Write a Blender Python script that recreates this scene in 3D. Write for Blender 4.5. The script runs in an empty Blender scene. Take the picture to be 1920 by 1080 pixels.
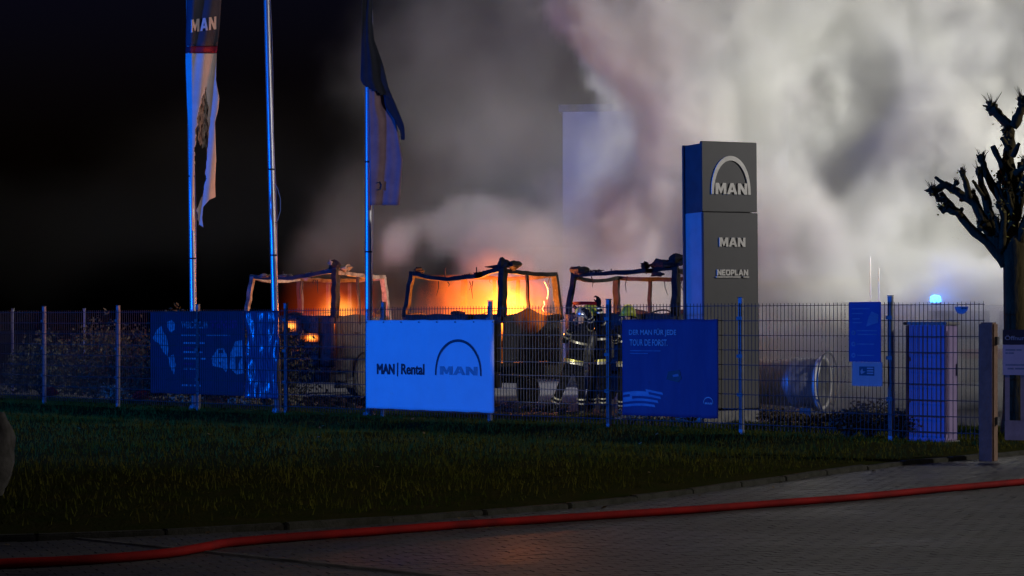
import bpy, bmesh, math, random
from mathutils import Vector, Matrix, noise as mnoise

random.seed(7)
S = bpy.context.scene
COL = S.collection
F = 3594.0           # focal length of the photograph in its own pixels
HZ = 615.0           # row of the horizon
EYE = 1.56
R = math.radians

# ------------------------------------------------------------------ camera
cd = bpy.data.cameras.new('camera')
cam = bpy.data.objects.new('camera', cd)
COL.objects.link(cam)
cam.location = (0, 0, EYE)
cam.rotation_euler = (R(90), 0, 0)
cd.sensor_width = 36
cd.lens = 36 * F / 1920
cd.shift_y = (HZ - 540) / 1920
cd.clip_start = 0.1
cd.clip_end = 2000
S.camera = cam

# ------------------------------------------------------------------ world: night sky
w = bpy.data.worlds.new('World')
S.world = w
w.use_nodes = True
nt = w.node_tree
nt.nodes.clear()
sky = nt.nodes.new('ShaderNodeTexSky')
sky.sky_type = 'NISHITA'
sky.sun_disc = False
sky.sun_elevation = R(-2.5)
sky.sun_rotation = R(200)
bg = nt.nodes.new('ShaderNodeBackground')
bg.inputs['Strength'].default_value = 0.06
wo = nt.nodes.new('ShaderNodeOutputWorld')
tint = nt.nodes.new('ShaderNodeVectorMath')       # moonless night: the last warm light of dusk filtered out
tint.operation = 'MULTIPLY'
tint.inputs[1].default_value = (.30, .45, 1.9)
nt.links.new(sky.outputs[0], tint.inputs[0])
nt.links.new(tint.outputs[0], bg.inputs[0])
nt.links.new(bg.outputs[0], wo.inputs[0])


def lamp(name, kind, loc, target, energy, color, size=0.1, cone=None, blend=0.5):
    l = bpy.data.lights.new(name, kind)
    l.energy = energy
    l.color = color
    if kind == 'SUN':
        l.angle = size
    else:
        l.shadow_soft_size = size
    if kind == 'SPOT':
        l.spot_size = R(cone)
        l.spot_blend = blend
    o = bpy.data.objects.new(name, l)
    COL.objects.link(o)
    o.location = loc
    if target is not None:
        o.rotation_euler = (Vector(target) - Vector(loc)).to_track_quat('-Z', 'Y').to_euler()
    return o


# faint moonlight, then the working lights outside the frame, plus an added spot on the firefighters
lamp('moon', 'SUN', (0, 0, 30), (3, 12, 0), 0.006, (0.75, 0.85, 1.0), R(0.5))
lamp('floodlight_mast', 'SPOT', (26, 31.0, 9.0), (8.5, 46.5, 6.0), 62000, (1.0, 0.98, 0.86), 0.5, 48, 0.9)
lamp('floodlight_rear', 'SPOT', (15.5, 60.0, 8.5), (4.5, 46, 3.0), 26000, (1.0, 0.98, 0.88), 0.6, 85, 0.6)
lamp('blue_beacon_engine', 'SPOT', (-24, 19.0, 3.0), (0.0, 36.4, 2.2), 25000, (0.0, 0.14, 1.0), 0.12, 66, 0.6)
lamp('street_lamp', 'SPOT', (3.0, 0.0, 7.0), (2.2, 15, 0), 1150, (1.0, 0.90, 0.80), 0.2, 44, 1.0)
lamp('band_fill_spot', 'SPOT', (-6.0, -2.0, 2.6), (1.45, 35.3, .95), 36000, (1.0, 0.96, 0.86), 0.08, 3.4, 0.35)  # unseen narrow spot, added only to brighten the reflective bands
lamp('second_engine_beacon', 'POINT', (3.0, 54.5, 3.6), None, 330, (0.05, 0.12, 1.0), 0.3)
lamp('yard_lamp', 'SPOT', (26, 24.0, 9.5), (2.0, 29, 1.0), 7000, (1.0, 0.96, 0.92), 0.25, 95, 0.6)

S.view_settings.view_transform = 'Standard'
S.view_settings.look = 'None'
S.view_settings.exposure = 0.0
S.view_settings.gamma = 1.0
S.view_settings.use_curve_mapping = False
S.render.engine = 'CYCLES'
cy = S.cycles
cy.use_denoising = True
cy.use_adaptive_sampling = True
cy.adaptive_threshold = 0.02
cy.max_bounces = 6
cy.diffuse_bounces = 2
cy.glossy_bounces = 2
cy.transmission_bounces = 3
cy.transparent_max_bounces = 8
cy.volume_bounces = 2
cy.volume_step_rate = 4.5
cy.volume_max_steps = 96
cy.sample_clamp_indirect = 4.0
cy.caustics_reflective = False
cy.caustics_refractive = False


# ------------------------------------------------------------------ helpers
def P(px, py, d):
    """world point seen at photograph pixel px, py at distance d"""
    return Vector(((px - 960) / F * d, d, EYE - (py - HZ) / F * d))


def Z(py, d):
    return EYE - (py - HZ) / F * d


def ground_d(py, z=0.0):
    return (EYE - z) * F / (py - HZ)


class MB:
    def __init__(s):
        s.v = []
        s.f = []

    def box(s, a, b):
        x0, y0, z0 = a
        x1, y1, z1 = b
        n = len(s.v)
        s.v += [(x0, y0, z0), (x1, y0, z0), (x1, y1, z0), (x0, y1, z0), (x0, y0, z1), (x1, y0, z1), (x1, y1, z1), (x0, y1, z1)]
        s.f += [tuple(n + i for i in q) for q in ((0, 3, 2, 1), (4, 5, 6, 7), (0, 1, 5, 4), (1, 2, 6, 5), (2, 3, 7, 6), (3, 0, 4, 7))]
        return s

    def tube(s, pts, rad, n=8, cap=True, jit=0.0):
        pts = [Vector(p) for p in pts]
        if not isinstance(rad, (list, tuple)):
            rad = [rad] * len(pts)
        base = len(s.v)
        up = None
        for i, p in enumerate(pts):
            d = (pts[min(i + 1, len(pts) - 1)] - pts[max(i - 1, 0)]).normalized()
            if up is None:
                up = d.orthogonal().normalized()
            up = (up - d * up.dot(d))
            up = up.normalized() if up.length > 1e-6 else d.orthogonal().normalized()
            q = d.cross(up)
            for k in range(n):
                a = 2 * math.pi * (k + 0.5) / n
                r = rad[i] * (1 + random.uniform(-jit, jit))
                s.v.append(tuple(p + (up * math.cos(a) + q * math.sin(a)) * r))
        for i in range(len(pts) - 1):
            for k in range(n):
                k2 = (k + 1) % n
                s.f.append((base + i * n + k, base + i * n + k2, base + (i + 1) * n + k2, base + (i + 1) * n + k))
        if cap:
            s.f.append(tuple(base + k for k in range(n))[::-1])
            e = base + (len(pts) - 1) * n
            s.f.append(tuple(e + k for k in range(n)))
        return s

    def beam(s, pts, w, h, jit=0.0):
        """rectangular section swept along points, h is along z, w across"""
        pts = [Vector(p) for p in pts]
        base = len(s.v)
        for i, p in enumerate(pts):
            d = (pts[min(i + 1, len(pts) - 1)] - pts[max(i - 1, 0)]).normalized()
            ref = Vector((0, 0, 1)) if abs(d.z) < 0.8 else Vector((0, 1, 0))
            side = d.cross(ref).normalized()
            up = side.cross(d).normalized()
            for a, b in ((-1, -1), (1, -1), (1, 1), (-1, 1)):
                j = Vector((random.uniform(-jit, jit), random.uniform(-jit, jit), random.uniform(-jit, jit)))
                s.v.append(tuple(p + side * (a * w / 2) + up * (b * h / 2) + j))
        for i in range(len(pts) - 1):
            for k in range(4):
                k2 = (k + 1) % 4
                s.f.append((base + i * 4 + k, base + i * 4 + k2, base + (i + 1) * 4 + k2, base + (i + 1) * 4 + k))
        s.f.append((base + 3, base + 2, base + 1, base))
        e = base + (len(pts) - 1) * 4
        s.f.append((e, e + 1, e + 2, e + 3))
        return s

    def grid(s, fn, nu, nv, skip=None):
        base = len(s.v)
        for j in range(nv + 1):
            for i in range(nu + 1):
                s.v.append(tuple(fn(i / nu, j / nv)))
        for j in range(nv):
            for i in range(nu):
                if skip and skip((i + .5) / nu, (j + .5) / nv):
                    continue
                a = base + j * (nu + 1) + i
                s.f.append((a, a + 1, a + nu + 2, a + nu + 1))
        return s

    def lump(s, c, r, seed=0, amp=0.25, n=8, m=6):
        c = Vector(c)
        if not isinstance(r, (tuple, list)):
            r = (r, r, r)
        base = len(s.v)
        for j in range(m + 1):
            th = math.pi * j / m
            for i in range(n):
                ph = 2 * math.pi * i / n
                d = Vector((math.sin(th) * math.cos(ph), math.sin(th) * math.sin(ph), math.cos(th)))
                k = 1 + amp * mnoise.noise(d * 1.7 + Vector((seed * 3.1, seed, 0)))
                s.v.append((c.x + d.x * r[0] * k, c.y + d.y * r[1] * k, c.z + d.z * r[2] * k))
        for j in range(m):
            for i in range(n):
                i2 = (i + 1) % n
                s.f.append((base + j * n + i, base + j * n + i2, base + (j + 1) * n + i2, base + (j + 1) * n + i)[::-1])
        return s

    def prism(s, poly, y0, y1):
        """polygon in x,z extruded along y"""
        n = len(poly)
        b = len(s.v)
        s.v += [(x, y0, z) for x, z in poly] + [(x, y1, z) for x, z in poly]
        s.f.append(tuple(range(b, b + n)))
        s.f.append(tuple(range(b + 2 * n - 1, b + n - 1, -1)))
        for i in range(n):
            j = (i + 1) % n
            s.f.append((b + i, b + n + i, b + n + j, b + j))
        return s

    def build(s, name, mat, parent=None, smooth=False, bevel=0, solid=0):
        me = bpy.data.meshes.new(name)
        me.from_pydata(s.v, [], s.f)
        bm = bmesh.new()
        bm.from_mesh(me)
        bmesh.ops.remove_doubles(bm, verts=bm.verts, dist=1e-5)
        bmesh.ops.recalc_face_normals(bm, faces=bm.faces)
        if bevel:
            bmesh.ops.bevel(bm, geom=list(bm.edges), offset=bevel, segments=2, affect='EDGES', clamp_overlap=True)
        bm.to_mesh(me)
        bm.free()
        if smooth:
            me.polygons.foreach_set('use_smooth', [True] * len(me.polygons))
        return link(name, me, mat, parent, solid)


def link(name, me, mat, parent=None, solid=0):
    o = bpy.data.objects.new(name, me)
    COL.objects.link(o)
    if mat is not None:
        me.materials.clear()
        me.materials.append(mat)
    if parent is not None:
        o.parent = parent
    if solid:
        m = o.modifiers.new('thickness', 'SOLIDIFY')
        m.thickness = solid
    return o


def tag(o, label, cat=None, group=None, kind=None):
    if label:
        o['label'] = label
    if cat:
        o['category'] = cat
    if group:
        o['group'] = group
    if kind:
        o['kind'] = kind
    return o


def empty(name, loc, rz=0.0, label=None, cat=None, group=None):
    o = bpy.data.objects.new(name, None)
    o.empty_display_size = 0.1
    COL.objects.link(o)
    o.location = loc
    o.rotation_euler = (0, 0, rz)
    tag(o, label, cat, group)
    return o


def copy_tree(o, parent=None):
    c = o.copy()
    COL.objects.link(c)
    c.parent = parent
    for ch in list(o.children):
        copy_tree(ch, c)
    return c


def curve_mesh(name, cu):
    ob = bpy.data.objects.new(name + '_tmp', cu)
    COL.objects.link(ob)
    bpy.context.view_layer.update()
    me = bpy.data.meshes.new_from_object(ob.evaluated_get(bpy.context.evaluated_depsgraph_get()))
    bpy.data.objects.remove(ob)
    bpy.data.curves.remove(cu)
    me.name = name
    return me


def place_flat(me, x, z, y, sx, sz):
    """turn a mesh drawn in x,y into the x,z plane of a sign, its front towards -y"""
    for v in me.vertices:
        a, b, c = v.co
        v.co = (x + a * sx, y - c, z + b * sz)
    return me


def polys(name, splines, extrude=0.004):
    cu = bpy.data.curves.new(name, 'CURVE')
    cu.dimensions = '2D'
    cu.fill_mode = 'BOTH'
    cu.extrude = extrude
    for pts in splines:
        sp = cu.splines.new('POLY')
        sp.points.add(len(pts) - 1)
        for i, (x, y) in enumerate(pts):
            sp.points[i].co = (x, y, 0, 1)
        sp.use_cyclic_u = True
    return curve_mesh(name, cu)


def words(name, text, x, z, y, width, height, mat, parent, bold=0.0, extrude=0.0015):
    """text whose lower left corner is x, z; width and height in metres"""
    cu = bpy.data.curves.new(name, 'FONT')
    cu.body = text
    cu.extrude = 0.0
    cu.bevel_depth = bold
    cu.bevel_resolution = 0
    cu.resolution_u = 3
    me = curve_mesh(name, cu)
    xs = [v.co.x for v in me.vertices]
    ys = [v.co.y for v in me.vertices]
    x0, x1, y0, y1 = min(xs), max(xs), min(ys), max(ys)
    for v in me.vertices:
        v.co.x -= x0
        v.co.y -= y0
        v.co.z *= .04
    place_flat(me, x, z, y, width / (x1 - x0), height / (y1 - y0))
    return link(name, me, mat, parent)


LET = {
    'M': (1.15, [[(0, 0), (0, 1), (.36, 1), (.575, .5), (.79, 1), (1.15, 1), (1.15, 0), (.86, 0), (.86, .56), (.64, .08), (.51, .08), (.29, .56), (.29, 0)]]),
    'A': (1.1, [[(0, 0), (.38, 1), (.72, 1), (1.1, 0), (.79, 0), (.72, .2), (.38, .2), (.31, 0)], [(.45, .4), (.65, .4), (.55, .7)]]),
    'N': (1.0, [[(0, 0), (0, 1), (.32, 1), (.71, .45), (.71, 1), (1, 1), (1, 0), (.68, 0), (.29, .55), (.29, 0)]]),
    'E': (.8, [[(0, 0), (0, 1), (.8, 1), (.8, .78), (.28, .78), (.28, .62), (.72, .62), (.72, .4), (.28, .4), (.28, .22), (.8, .22), (.8, 0)]]),
    'O': (1.0, [[(.2, 0), (0, .2), (0, .8), (.2, 1), (.8, 1), (1, .8), (1, .2), (.8, 0)], [(.28, .25), (.72, .25), (.72, .75), (.28, .75)]]),
    'P': (.85, [[(0, 0), (0, 1), (.7, 1), (.85, .85), (.85, .45), (.7, .3), (.28, .3), (.28, 0)], [(.28, .52), (.58, .52), (.58, .78), (.28, .78)]]),
    'L': (.75, [[(0, 0), (0, 1), (.28, 1), (.28, .24), (.75, .24), (.75, 0)]]),
}


def block_word(text, x, z, y, width, height, mat, parent, depth=0.012, gap=0.1, name='letter'):
    total = sum(LET[c][0] for c in text) + gap * (len(text) - 1)
    sx = width / total
    cx = x
    for c in text:
        wd, sp = LET[c]
        me = polys(name, sp, 1.0)
        for v in me.vertices:
            v.co.z *= depth / 2
        place_flat(me, cx, z, y, sx, height)
        link(name, me, mat, parent)
        cx += (wd + gap) * sx


def arch(x0, x1, zb, zt, t0, t1, y, mat, parent, depth=0.012, name='logo_arch'):
    """the half-ellipse arch of the emblem: t1 thick at the crown, t0 at the feet"""
    n = 28
    out, inn = [], []
    cx, rx, rz = (x0 + x1) / 2, (x1 - x0) / 2, zt - zb
    for i in range(n + 1):
        a = math.pi * i / n
        t = t0 + (t1 - t0) * math.sin(a)
        c, s_ = math.cos(a), math.sin(a)
        out.append((cx - rx * c, zb + rz * s_ ** 0.85))
        inn.append((cx - (rx - t) * c, zb + (rz - t) * s_ ** 0.85))
    b = MB()
    for i in range(n):
        b.prism([out[i], out[i + 1], inn[i + 1], inn[i]], y - depth, y)
    return b.build(name, mat, parent)


# ------------------------------------------------------------------ materials
def mat(name, color, rough=0.7, metal=0.0, color2=None, scale=6.0, bump=0.0, bscale=30.0, spec=0.5, lo=0.35, hi=0.65, detail=6, stretch=None, rough2=None):
    m = bpy.data.materials.new(name)
    m.use_nodes = True
    t = m.node_tree
    b = t.nodes['Principled BSDF']
    b.inputs['Roughness'].default_value = rough
    b.inputs['Metallic'].default_value = metal
    b.inputs['Specular IOR Level'].default_value = spec
    b.inputs['Base Color'].default_value = (*color, 1)
    tc = t.nodes.new('ShaderNodeTexCoord')
    mp = t.nodes.new('ShaderNodeMapping')
    t.links.new(tc.outputs['Object'], mp.inputs[0])
    if stretch:
        mp.inputs['Scale'].default_value = stretch
    if color2 is None:
        color2 = tuple(c * 0.72 for c in color)
    nz = t.nodes.new('ShaderNodeTexNoise')
    nz.inputs['Scale'].default_value = scale
    nz.inputs['Detail'].default_value = detail
    nz.inputs['Roughness'].default_value = 0.62
    t.links.new(mp.outputs[0], nz.inputs['Vector'])
    cr = t.nodes.new('ShaderNodeValToRGB')
    cr.color_ramp.elements[0].position = lo
    cr.color_ramp.elements[1].position = hi
    cr.color_ramp.elements[0].color = (*color, 1)
    cr.color_ramp.elements[1].color = (*color2, 1)
    t.links.new(nz.outputs['Fac'], cr.inputs[0])
    t.links.new(cr.outputs[0], b.inputs['Base Color'])
    if rough2 is not None:
        mr = t.nodes.new('ShaderNodeMapRange')
        mr.inputs['From Min'].default_value = lo
        mr.inputs['From Max'].default_value = hi
        mr.inputs['To Min'].default_value = rough
        mr.inputs['To Max'].default_value = rough2
        t.links.new(nz.outputs['Fac'], mr.inputs['Value'])
        t.links.new(mr.outputs[0], b.inputs['Roughness'])
    if bump:
        n2 = t.nodes.new('ShaderNodeTexNoise')
        n2.inputs['Scale'].default_value = bscale
        n2.inputs['Detail'].default_value = 5
        t.links.new(mp.outputs[0], n2.inputs['Vector'])
        bp = t.nodes.new('ShaderNodeBump')
        bp.inputs['Strength'].default_value = bump
        bp.inputs['Distance'].default_value = 0.02
        t.links.new(n2.outputs['Fac'], bp.inputs['Height'])
        t.links.new(bp.outputs[0], b.inputs['Normal'])
    return m


def emitter(name, color, strength):
    m = bpy.data.materials.new(name)
    m.use_nodes = True
    b = m.node_tree.nodes['Principled BSDF']
    b.inputs['Base Color'].default_value = (*color, 1)
    b.inputs['Emission Color'].default_value = (*color, 1)
    b.inputs['Emission Strength'].default_value = strength
    return m


M = {}
M['soil'] = mat('yard_asphalt', (.05, .05, .052), .8, color2=(.075, .07, .068), scale=2.0, bump=.3, bscale=60)
M['lawn'] = mat('lawn_soil', (.030, .038, .010), .95, color2=(.045, .04, .014), scale=3.0, bump=.6, bscale=25, spec=.0)
M['blade'] = mat('grass_blade', (.060, .082, .010), .9, color2=(.12, .105, .018), scale=0.5, spec=.0)
M['paver'] = mat('wet_paver', (.065, .062, .059), .40, color2=(.11, .105, .10), scale=0.45, bump=.22, bscale=60, rough2=.6, stretch=(1, 1.6, 1))
M['joint'] = mat('paver_joint', (.04, .038, .036), .6, scale=9)
M['kerb'] = mat('kerb_concrete', (.075, .072, .06), .9, spec=.2, color2=(.035, .036, .024), scale=7, bump=.4, bscale=60)
M['strip'] = mat('worn_strip', (.16, .155, .145), .8, color2=(.06, .058, .055), scale=3, lo=.4, hi=.6)
M['galv'] = mat('galvanised_post', (.23, .23, .25), .55, metal=.2, color2=(.17, .17, .19), scale=14, bump=.08)
M['wire'] = mat('fence_wire', (.045, .046, .050), .65, spec=.2, metal=.1, scale=9)
M['clamp'] = mat('fence_clamp', (.12, .12, .13), .6, metal=.3)
M['pole'] = mat('aluminium_pole', (.62, .62, .63), .34, metal=.55, color2=(.5, .5, .52), scale=5, stretch=(1, 1, .15))
M['rope'] = mat('rope', (.34, .31, .28), .9)
M['cordgrip'] = mat('dark_clip', (.03, .03, .03), .6)
M['char'] = mat('charred_metal', (.022, .020, .020), .88, spec=.25, color2=(.06, .054, .05), scale=5, bump=.9, bscale=20, lo=.45, hi=.75)
M['ash'] = mat('ash_coated_metal', (.24, .22, .20), .92, spec=.2, color2=(.04, .035, .032), scale=6, bump=.9, bscale=22, lo=.38, hi=.7)
M['scorch'] = mat('scorched_paint', (.040, .043, .055), .75, color2=(.018, .016, .016), scale=3, bump=.4, bscale=16, lo=.3, hi=.66)
M['rubber'] = mat('burnt_rubber', (.018, .018, .018), .9, color2=(.05, .048, .045), scale=9, bump=.6)
M['rim'] = mat('steel_rim', (.05, .045, .042), .8, metal=.2, color2=(.08, .06, .05), scale=8)
M['pylon'] = mat('anthracite_panel', (.105, .105, .108), .5, color2=(.095, .095, .098), scale=3, metal=.15)
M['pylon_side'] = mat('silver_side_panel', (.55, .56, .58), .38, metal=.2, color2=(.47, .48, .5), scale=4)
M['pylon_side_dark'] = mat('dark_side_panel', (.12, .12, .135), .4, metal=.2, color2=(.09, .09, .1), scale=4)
M['silver'] = mat('brushed_silver', (.86, .84, .79), .42, metal=.1, color2=(.72, .70, .66), scale=10)
M['plinth'] = mat('concrete_plinth', (.36, .35, .33), .85, scale=8, bump=.4)
M['white_pvc'] = mat('white_banner_pvc', (.70, .72, .74), .75, spec=.1, color2=(.66, .67, .69), scale=2.6, bump=.12, bscale=9)
M['navy'] = mat('navy_print', (.018, .026, .055), .6)
M['navy_mid'] = mat('faded_blue_print', (.30, .33, .38), .6)
M['dark_red'] = mat('dark_red_print', (.11, .012, .02), .6)
M['maroon'] = mat('plum_print', (.055, .018, .035), .6)
M['blue_pvc'] = mat('dark_banner_pvc', (.06, .045, .13), .55, color2=(.075, .075, .17), scale=1.7, bump=.2, bscale=5, spec=.12, rough2=.7, stretch=(2.2, 1, .5))
M['blue_pvc_light'] = mat('pale_streak_print', (.24, .24, .33), .5, color2=(.12, .13, .26), scale=4, stretch=(.5, 1, 6))
M['pale_print'] = mat('pale_print', (.50, .50, .5), .6, color2=(.3, .32, .38), scale=8)
M['left_pvc'] = mat('navy_banner_pvc', (.065, .038, .055), .7, color2=(.04, .036, .07), spec=.1, scale=2.5, bump=.3, bscale=4)
M['left_gloss'] = mat('crumpled_glossy_film', (.055, .06, .13), .26, color2=(.10, .12, .2), scale=5, bump=.6, bscale=9, stretch=(1.5, 1, .7))
M['fade_print'] = mat('faded_print', (.40, .36, .40), .7, spec=.1, color2=(.17, .16, .2), scale=14)
M['fade_red'] = mat('faded_red_print', (.45, .03, .12), .7, spec=.1, color2=(.2, .03, .08), scale=18)
M['sign_blue'] = mat('blue_sign_face', (.06, .10, .28), .6, color2=(.055, .09, .25), spec=.1, scale=5)
M['sign_white'] = mat('white_sign_face', (.44, .36, .36), .7, color2=(.40, .32, .32), spec=.1, scale=6)
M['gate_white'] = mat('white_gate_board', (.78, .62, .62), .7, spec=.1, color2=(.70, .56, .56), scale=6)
M['sign_print'] = mat('blue_sign_print', (.18, .24, .36), .6, spec=.1)
M['plaster'] = mat('plaster_wall', (.48, .47, .46), .85, color2=(.40, .39, .385), scale=1.4, bump=.2)
M['trim'] = mat('roof_trim', (.16, .16, .17), .6)
M['glass'] = mat('dark_glass', (.02, .022, .025), .12)
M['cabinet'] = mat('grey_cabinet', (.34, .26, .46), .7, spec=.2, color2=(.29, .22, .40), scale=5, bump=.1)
M['cabinet_cap'] = mat('cabinet_cap', (.26, .25, .25), .6)
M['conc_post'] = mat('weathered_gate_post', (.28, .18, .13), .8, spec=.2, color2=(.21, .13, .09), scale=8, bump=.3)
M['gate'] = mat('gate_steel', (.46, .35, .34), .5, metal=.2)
M['bark'] = mat('tree_bark', (.075, .058, .026), .95, spec=.1, color2=(.04, .032, .014), scale=12, bump=1.0, bscale=26, stretch=(1, 1, .35))
M['leaf'] = mat('yellow_leaf', (.28, .27, .05), .6, color2=(.16, .14, .03), scale=4)
M['dry_leaf'] = mat('dry_leaf', (.34, .24, .12), .8, spec=.1, color2=(.2, .15, .08), scale=3)
M['hedge'] = mat('hedge_leaf', (.040, .058, .026), .7, color2=(.075, .062, .03), scale=1.4)
M['weed'] = mat('brown_weed', (.10, .065, .045), .85, color2=(.05, .055, .025), scale=2.5)
M['pale_leaf'] = mat('pale_foliage', (.30, .28, .20), .7, color2=(.18, .19, .10), scale=3)
M['red_leaf'] = mat('red_foliage', (.42, .02, .025), .6, color2=(.25, .01, .015), scale=5)
M['hose'] = mat('red_hose', (.42, .010, .008), .8, spec=.15, color2=(.20, .008, .008), scale=2.2, bump=.25, bscale=120)
M['stone'] = mat('pale_boulder', (.13, .12, .11), .95, spec=.1, color2=(.06, .056, .05), scale=5, bump=.8, bscale=14)
M['turnout'] = mat('navy_turnout_cloth', (.005, .0055, .009), .9, color2=(.009, .009, .013), scale=12, bump=.4, bscale=30, spec=.08)
M['reflex'] = mat('reflective_tape', (.96, .93, .78), .44, metal=.8, color2=(.86, .84, .68), scale=20)
M['reflex_y'] = mat('yellow_reflective_tape', (.93, .89, .30), .44, metal=.75, color2=(.72, .66, .15), scale=20)
M['helmet_y'] = mat('yellow_helmet', (.60, .66, .06), .4, scale=9)
M['helmet_s'] = mat('silver_helmet', (.5, .52, .56), .28, metal=.7, scale=9)
M['boot'] = mat('black_boot', (.015, .015, .015), .55)
M['skin'] = mat('skin', (.42, .26, .19), .6)
M['cylinder'] = mat('air_cylinder', (.05, .05, .055), .4)
M['flag_navy'] = mat('navy_flag_cloth', (.045, .05, .085), .85, color2=(.06, .065, .10), scale=4)
M['flag_white'] = mat('white_flag_cloth', (.84, .74, .72), .9, color2=(.74, .65, .62), scale=5)
M['flag_red'] = mat('red_flag_stripe', (.45, .02, .06), .85)
M['flag_burnt'] = mat('scorched_flag_cloth', (.36, .31, .26), .9, color2=(.03, .022, .018), scale=9, lo=.42, hi=.62, stretch=(2.4, 2.4, .8))
M['flag_dark'] = mat('dark_flag_cloth', (.020, .024, .045), .9)
M['flag_lilac'] = mat('lilac_flag_cloth', (.36, .23, .27), .9, color2=(.26, .16, .20), scale=3)
M['drum'] = mat('galvanised_drum', (.42, .42, .42), .4, metal=.6, color2=(.30, .30, .30), scale=5)
M['van_white'] = mat('white_van_paint', (.62, .62, .62), .35, scale=2)
M['van_red'] = mat('red_van_stripe', (.4, .02, .02), .4)
M['beacon'] = emitter('lit_blue_beacon', (.02, .25, 1.0), 45.0)
M['sticker'] = mat('round_sticker', (.22, .20, .30), .5)

# ------------------------------------------------------------------ ground
FD = Vector((0.7486, -0.6632, 0))          # along the fence, towards the right
FN = Vector((0.6632, 0.7486, 0))           # away from the street
F0 = Vector((-9.78, 39.93, 0))
FROT = math.atan2(FD.y, FD.x)


def ft(px):
    k = (px - 960) / F
    return (39.93 * k + 9.78) / (.7486 + .6632 * k)


def fp(t, back=0.0, z=0.0):
    return F0 + FD * t + FN * back + Vector((0, 0, z))


def fpx(px, back=0.0, z=0.0):
    """point seen in pixel column px on the line parallel to the fence, back metres behind it"""
    k = (px - 960) / F
    a = F0 + FN * back
    t = (a.y * k - a.x) / (.7486 + .6632 * k)
    return a + FD * t + Vector((0, 0, z))


def fd(px):
    return fp(ft(px)).y


ROAD = -0.10
g = MB().grid(lambda a, b: ((a - .5) * 1600, -200 + b * 1500, ROAD - .012), 40, 40).build('ground', M['soil'])
tag(g, None, kind='structure')

# kerb line in photograph pixels, traced right to left
KP = [(2700, 795), (2300, 815), (1990, 838), (1840, 852), (1700, 863), (1560, 880), (1420, 899), (1280, 918), (1130, 936), (1000, 948), (800, 963), (640, 975), (300, 992), (0, 1003), (-300, 1012), (-700, 1016)]
KW = []
for px, py in KP:
    d = ground_d(py, ROAD + .05)
    KW.append(Vector(((px - 960) / F * d, d, 0)))


def lawn_z(x, y):
    n = mnoise.noise(Vector((x * .35, y * .35, 3.0))) * .035 + mnoise.noise(Vector((x * 1.3, y * 1.3, 9.0))) * .015
    t = (Vector((x, y, 0)) - F0).dot(FN)                # behind the fence is positive
    return n - 0.02 + 0.05 * math.exp(-((t + .9) / .5) ** 2) - 0.06 * math.exp(-((t + 2.2) / .6) ** 2)


def ray_kerb(s):
    """point of the kerb line at parameter 0..1"""
    L = [0]
    for a, b in zip(KW, KW[1:]):
        L.append(L[-1] + (b - a).length)
    q = s * L[-1]
    for i in range(len(KW) - 1):
        if q <= L[i + 1] or i == len(KW) - 2:
            k = (q - L[i]) / (L[i + 1] - L[i])
            return KW[i].lerp(KW[i + 1], k)


KLEN = sum((b - a).length for a, b in zip(KW, KW[1:]))
# lawn sheet: from the kerb back past the fence, its far edge parallel to the fence
TA, TB = ft(1925) + 1.2, -7.0


def lawn_pt(a, b):
    k = ray_kerb(a)
    far = fp(TA + (TB - TA) * a, 2.6)
    k = k + (far - k).normalized() * .055
    p = k.lerp(far, b)
    z = lawn_z(p.x, p.y)
    if b < .04:
        z = ROAD + .045 + (z - ROAD - .045) * (b / .04)
    return Vector((p.x, p.y, z))


lawn = MB().grid(lawn_pt, 120, 60).build('lawn', M['lawn'], smooth=True)
tag(lawn, None, kind='structure')

# the yard behind the lawn, a little above the ground sheet
yard = MB().grid(lambda a, b: (*(fp(-40 + a * 90, 2.55 + b * 60).xy), -.03), 20, 20).build('yard', M['soil'])
tag(yard, None, kind='structure')

# grass blades
gb = MB()
rg = random.Random(3)
while len(gb.f) < 95000:
    a, b = rg.random(), rg.random() ** .9
    p = lawn_pt(a, .012 + b * .985)
    if abs((p.x / p.y) * F) > 1150:
        continue
    if mnoise.noise(Vector((p.x * .9, p.y * .9, 5))) < rg.uniform(-.9, .1) - .1:
        continue
    cl = mnoise.noise(Vector((p.x * 1.6, p.y * 1.6, 8)))
    tall = (.030 + .05 * rg.random()) * (1 + .8 * cl) + (.10 * rg.random() if rg.random() < .04 else 0)
    an = rg.random() * 6.28
    wv = Vector((math.cos(an), math.sin(an), 0)) * rg.uniform(.004, .008)
    ln = Vector((rg.uniform(-.03, .03), rg.uniform(-.03, .03), tall))
    n = len(gb.v)
    gb.v += [tuple(p - wv), tuple(p + wv), tuple(p + ln)]
    gb.f.append((n, n + 1, n + 2))
me = bpy.data.meshes.new('grass')
me.from_pydata(gb.v, [], gb.f)
tag(link('grass', me, M['blade']), 'short dark green grass on the verge before the fence', 'grass', kind='stuff')

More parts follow.
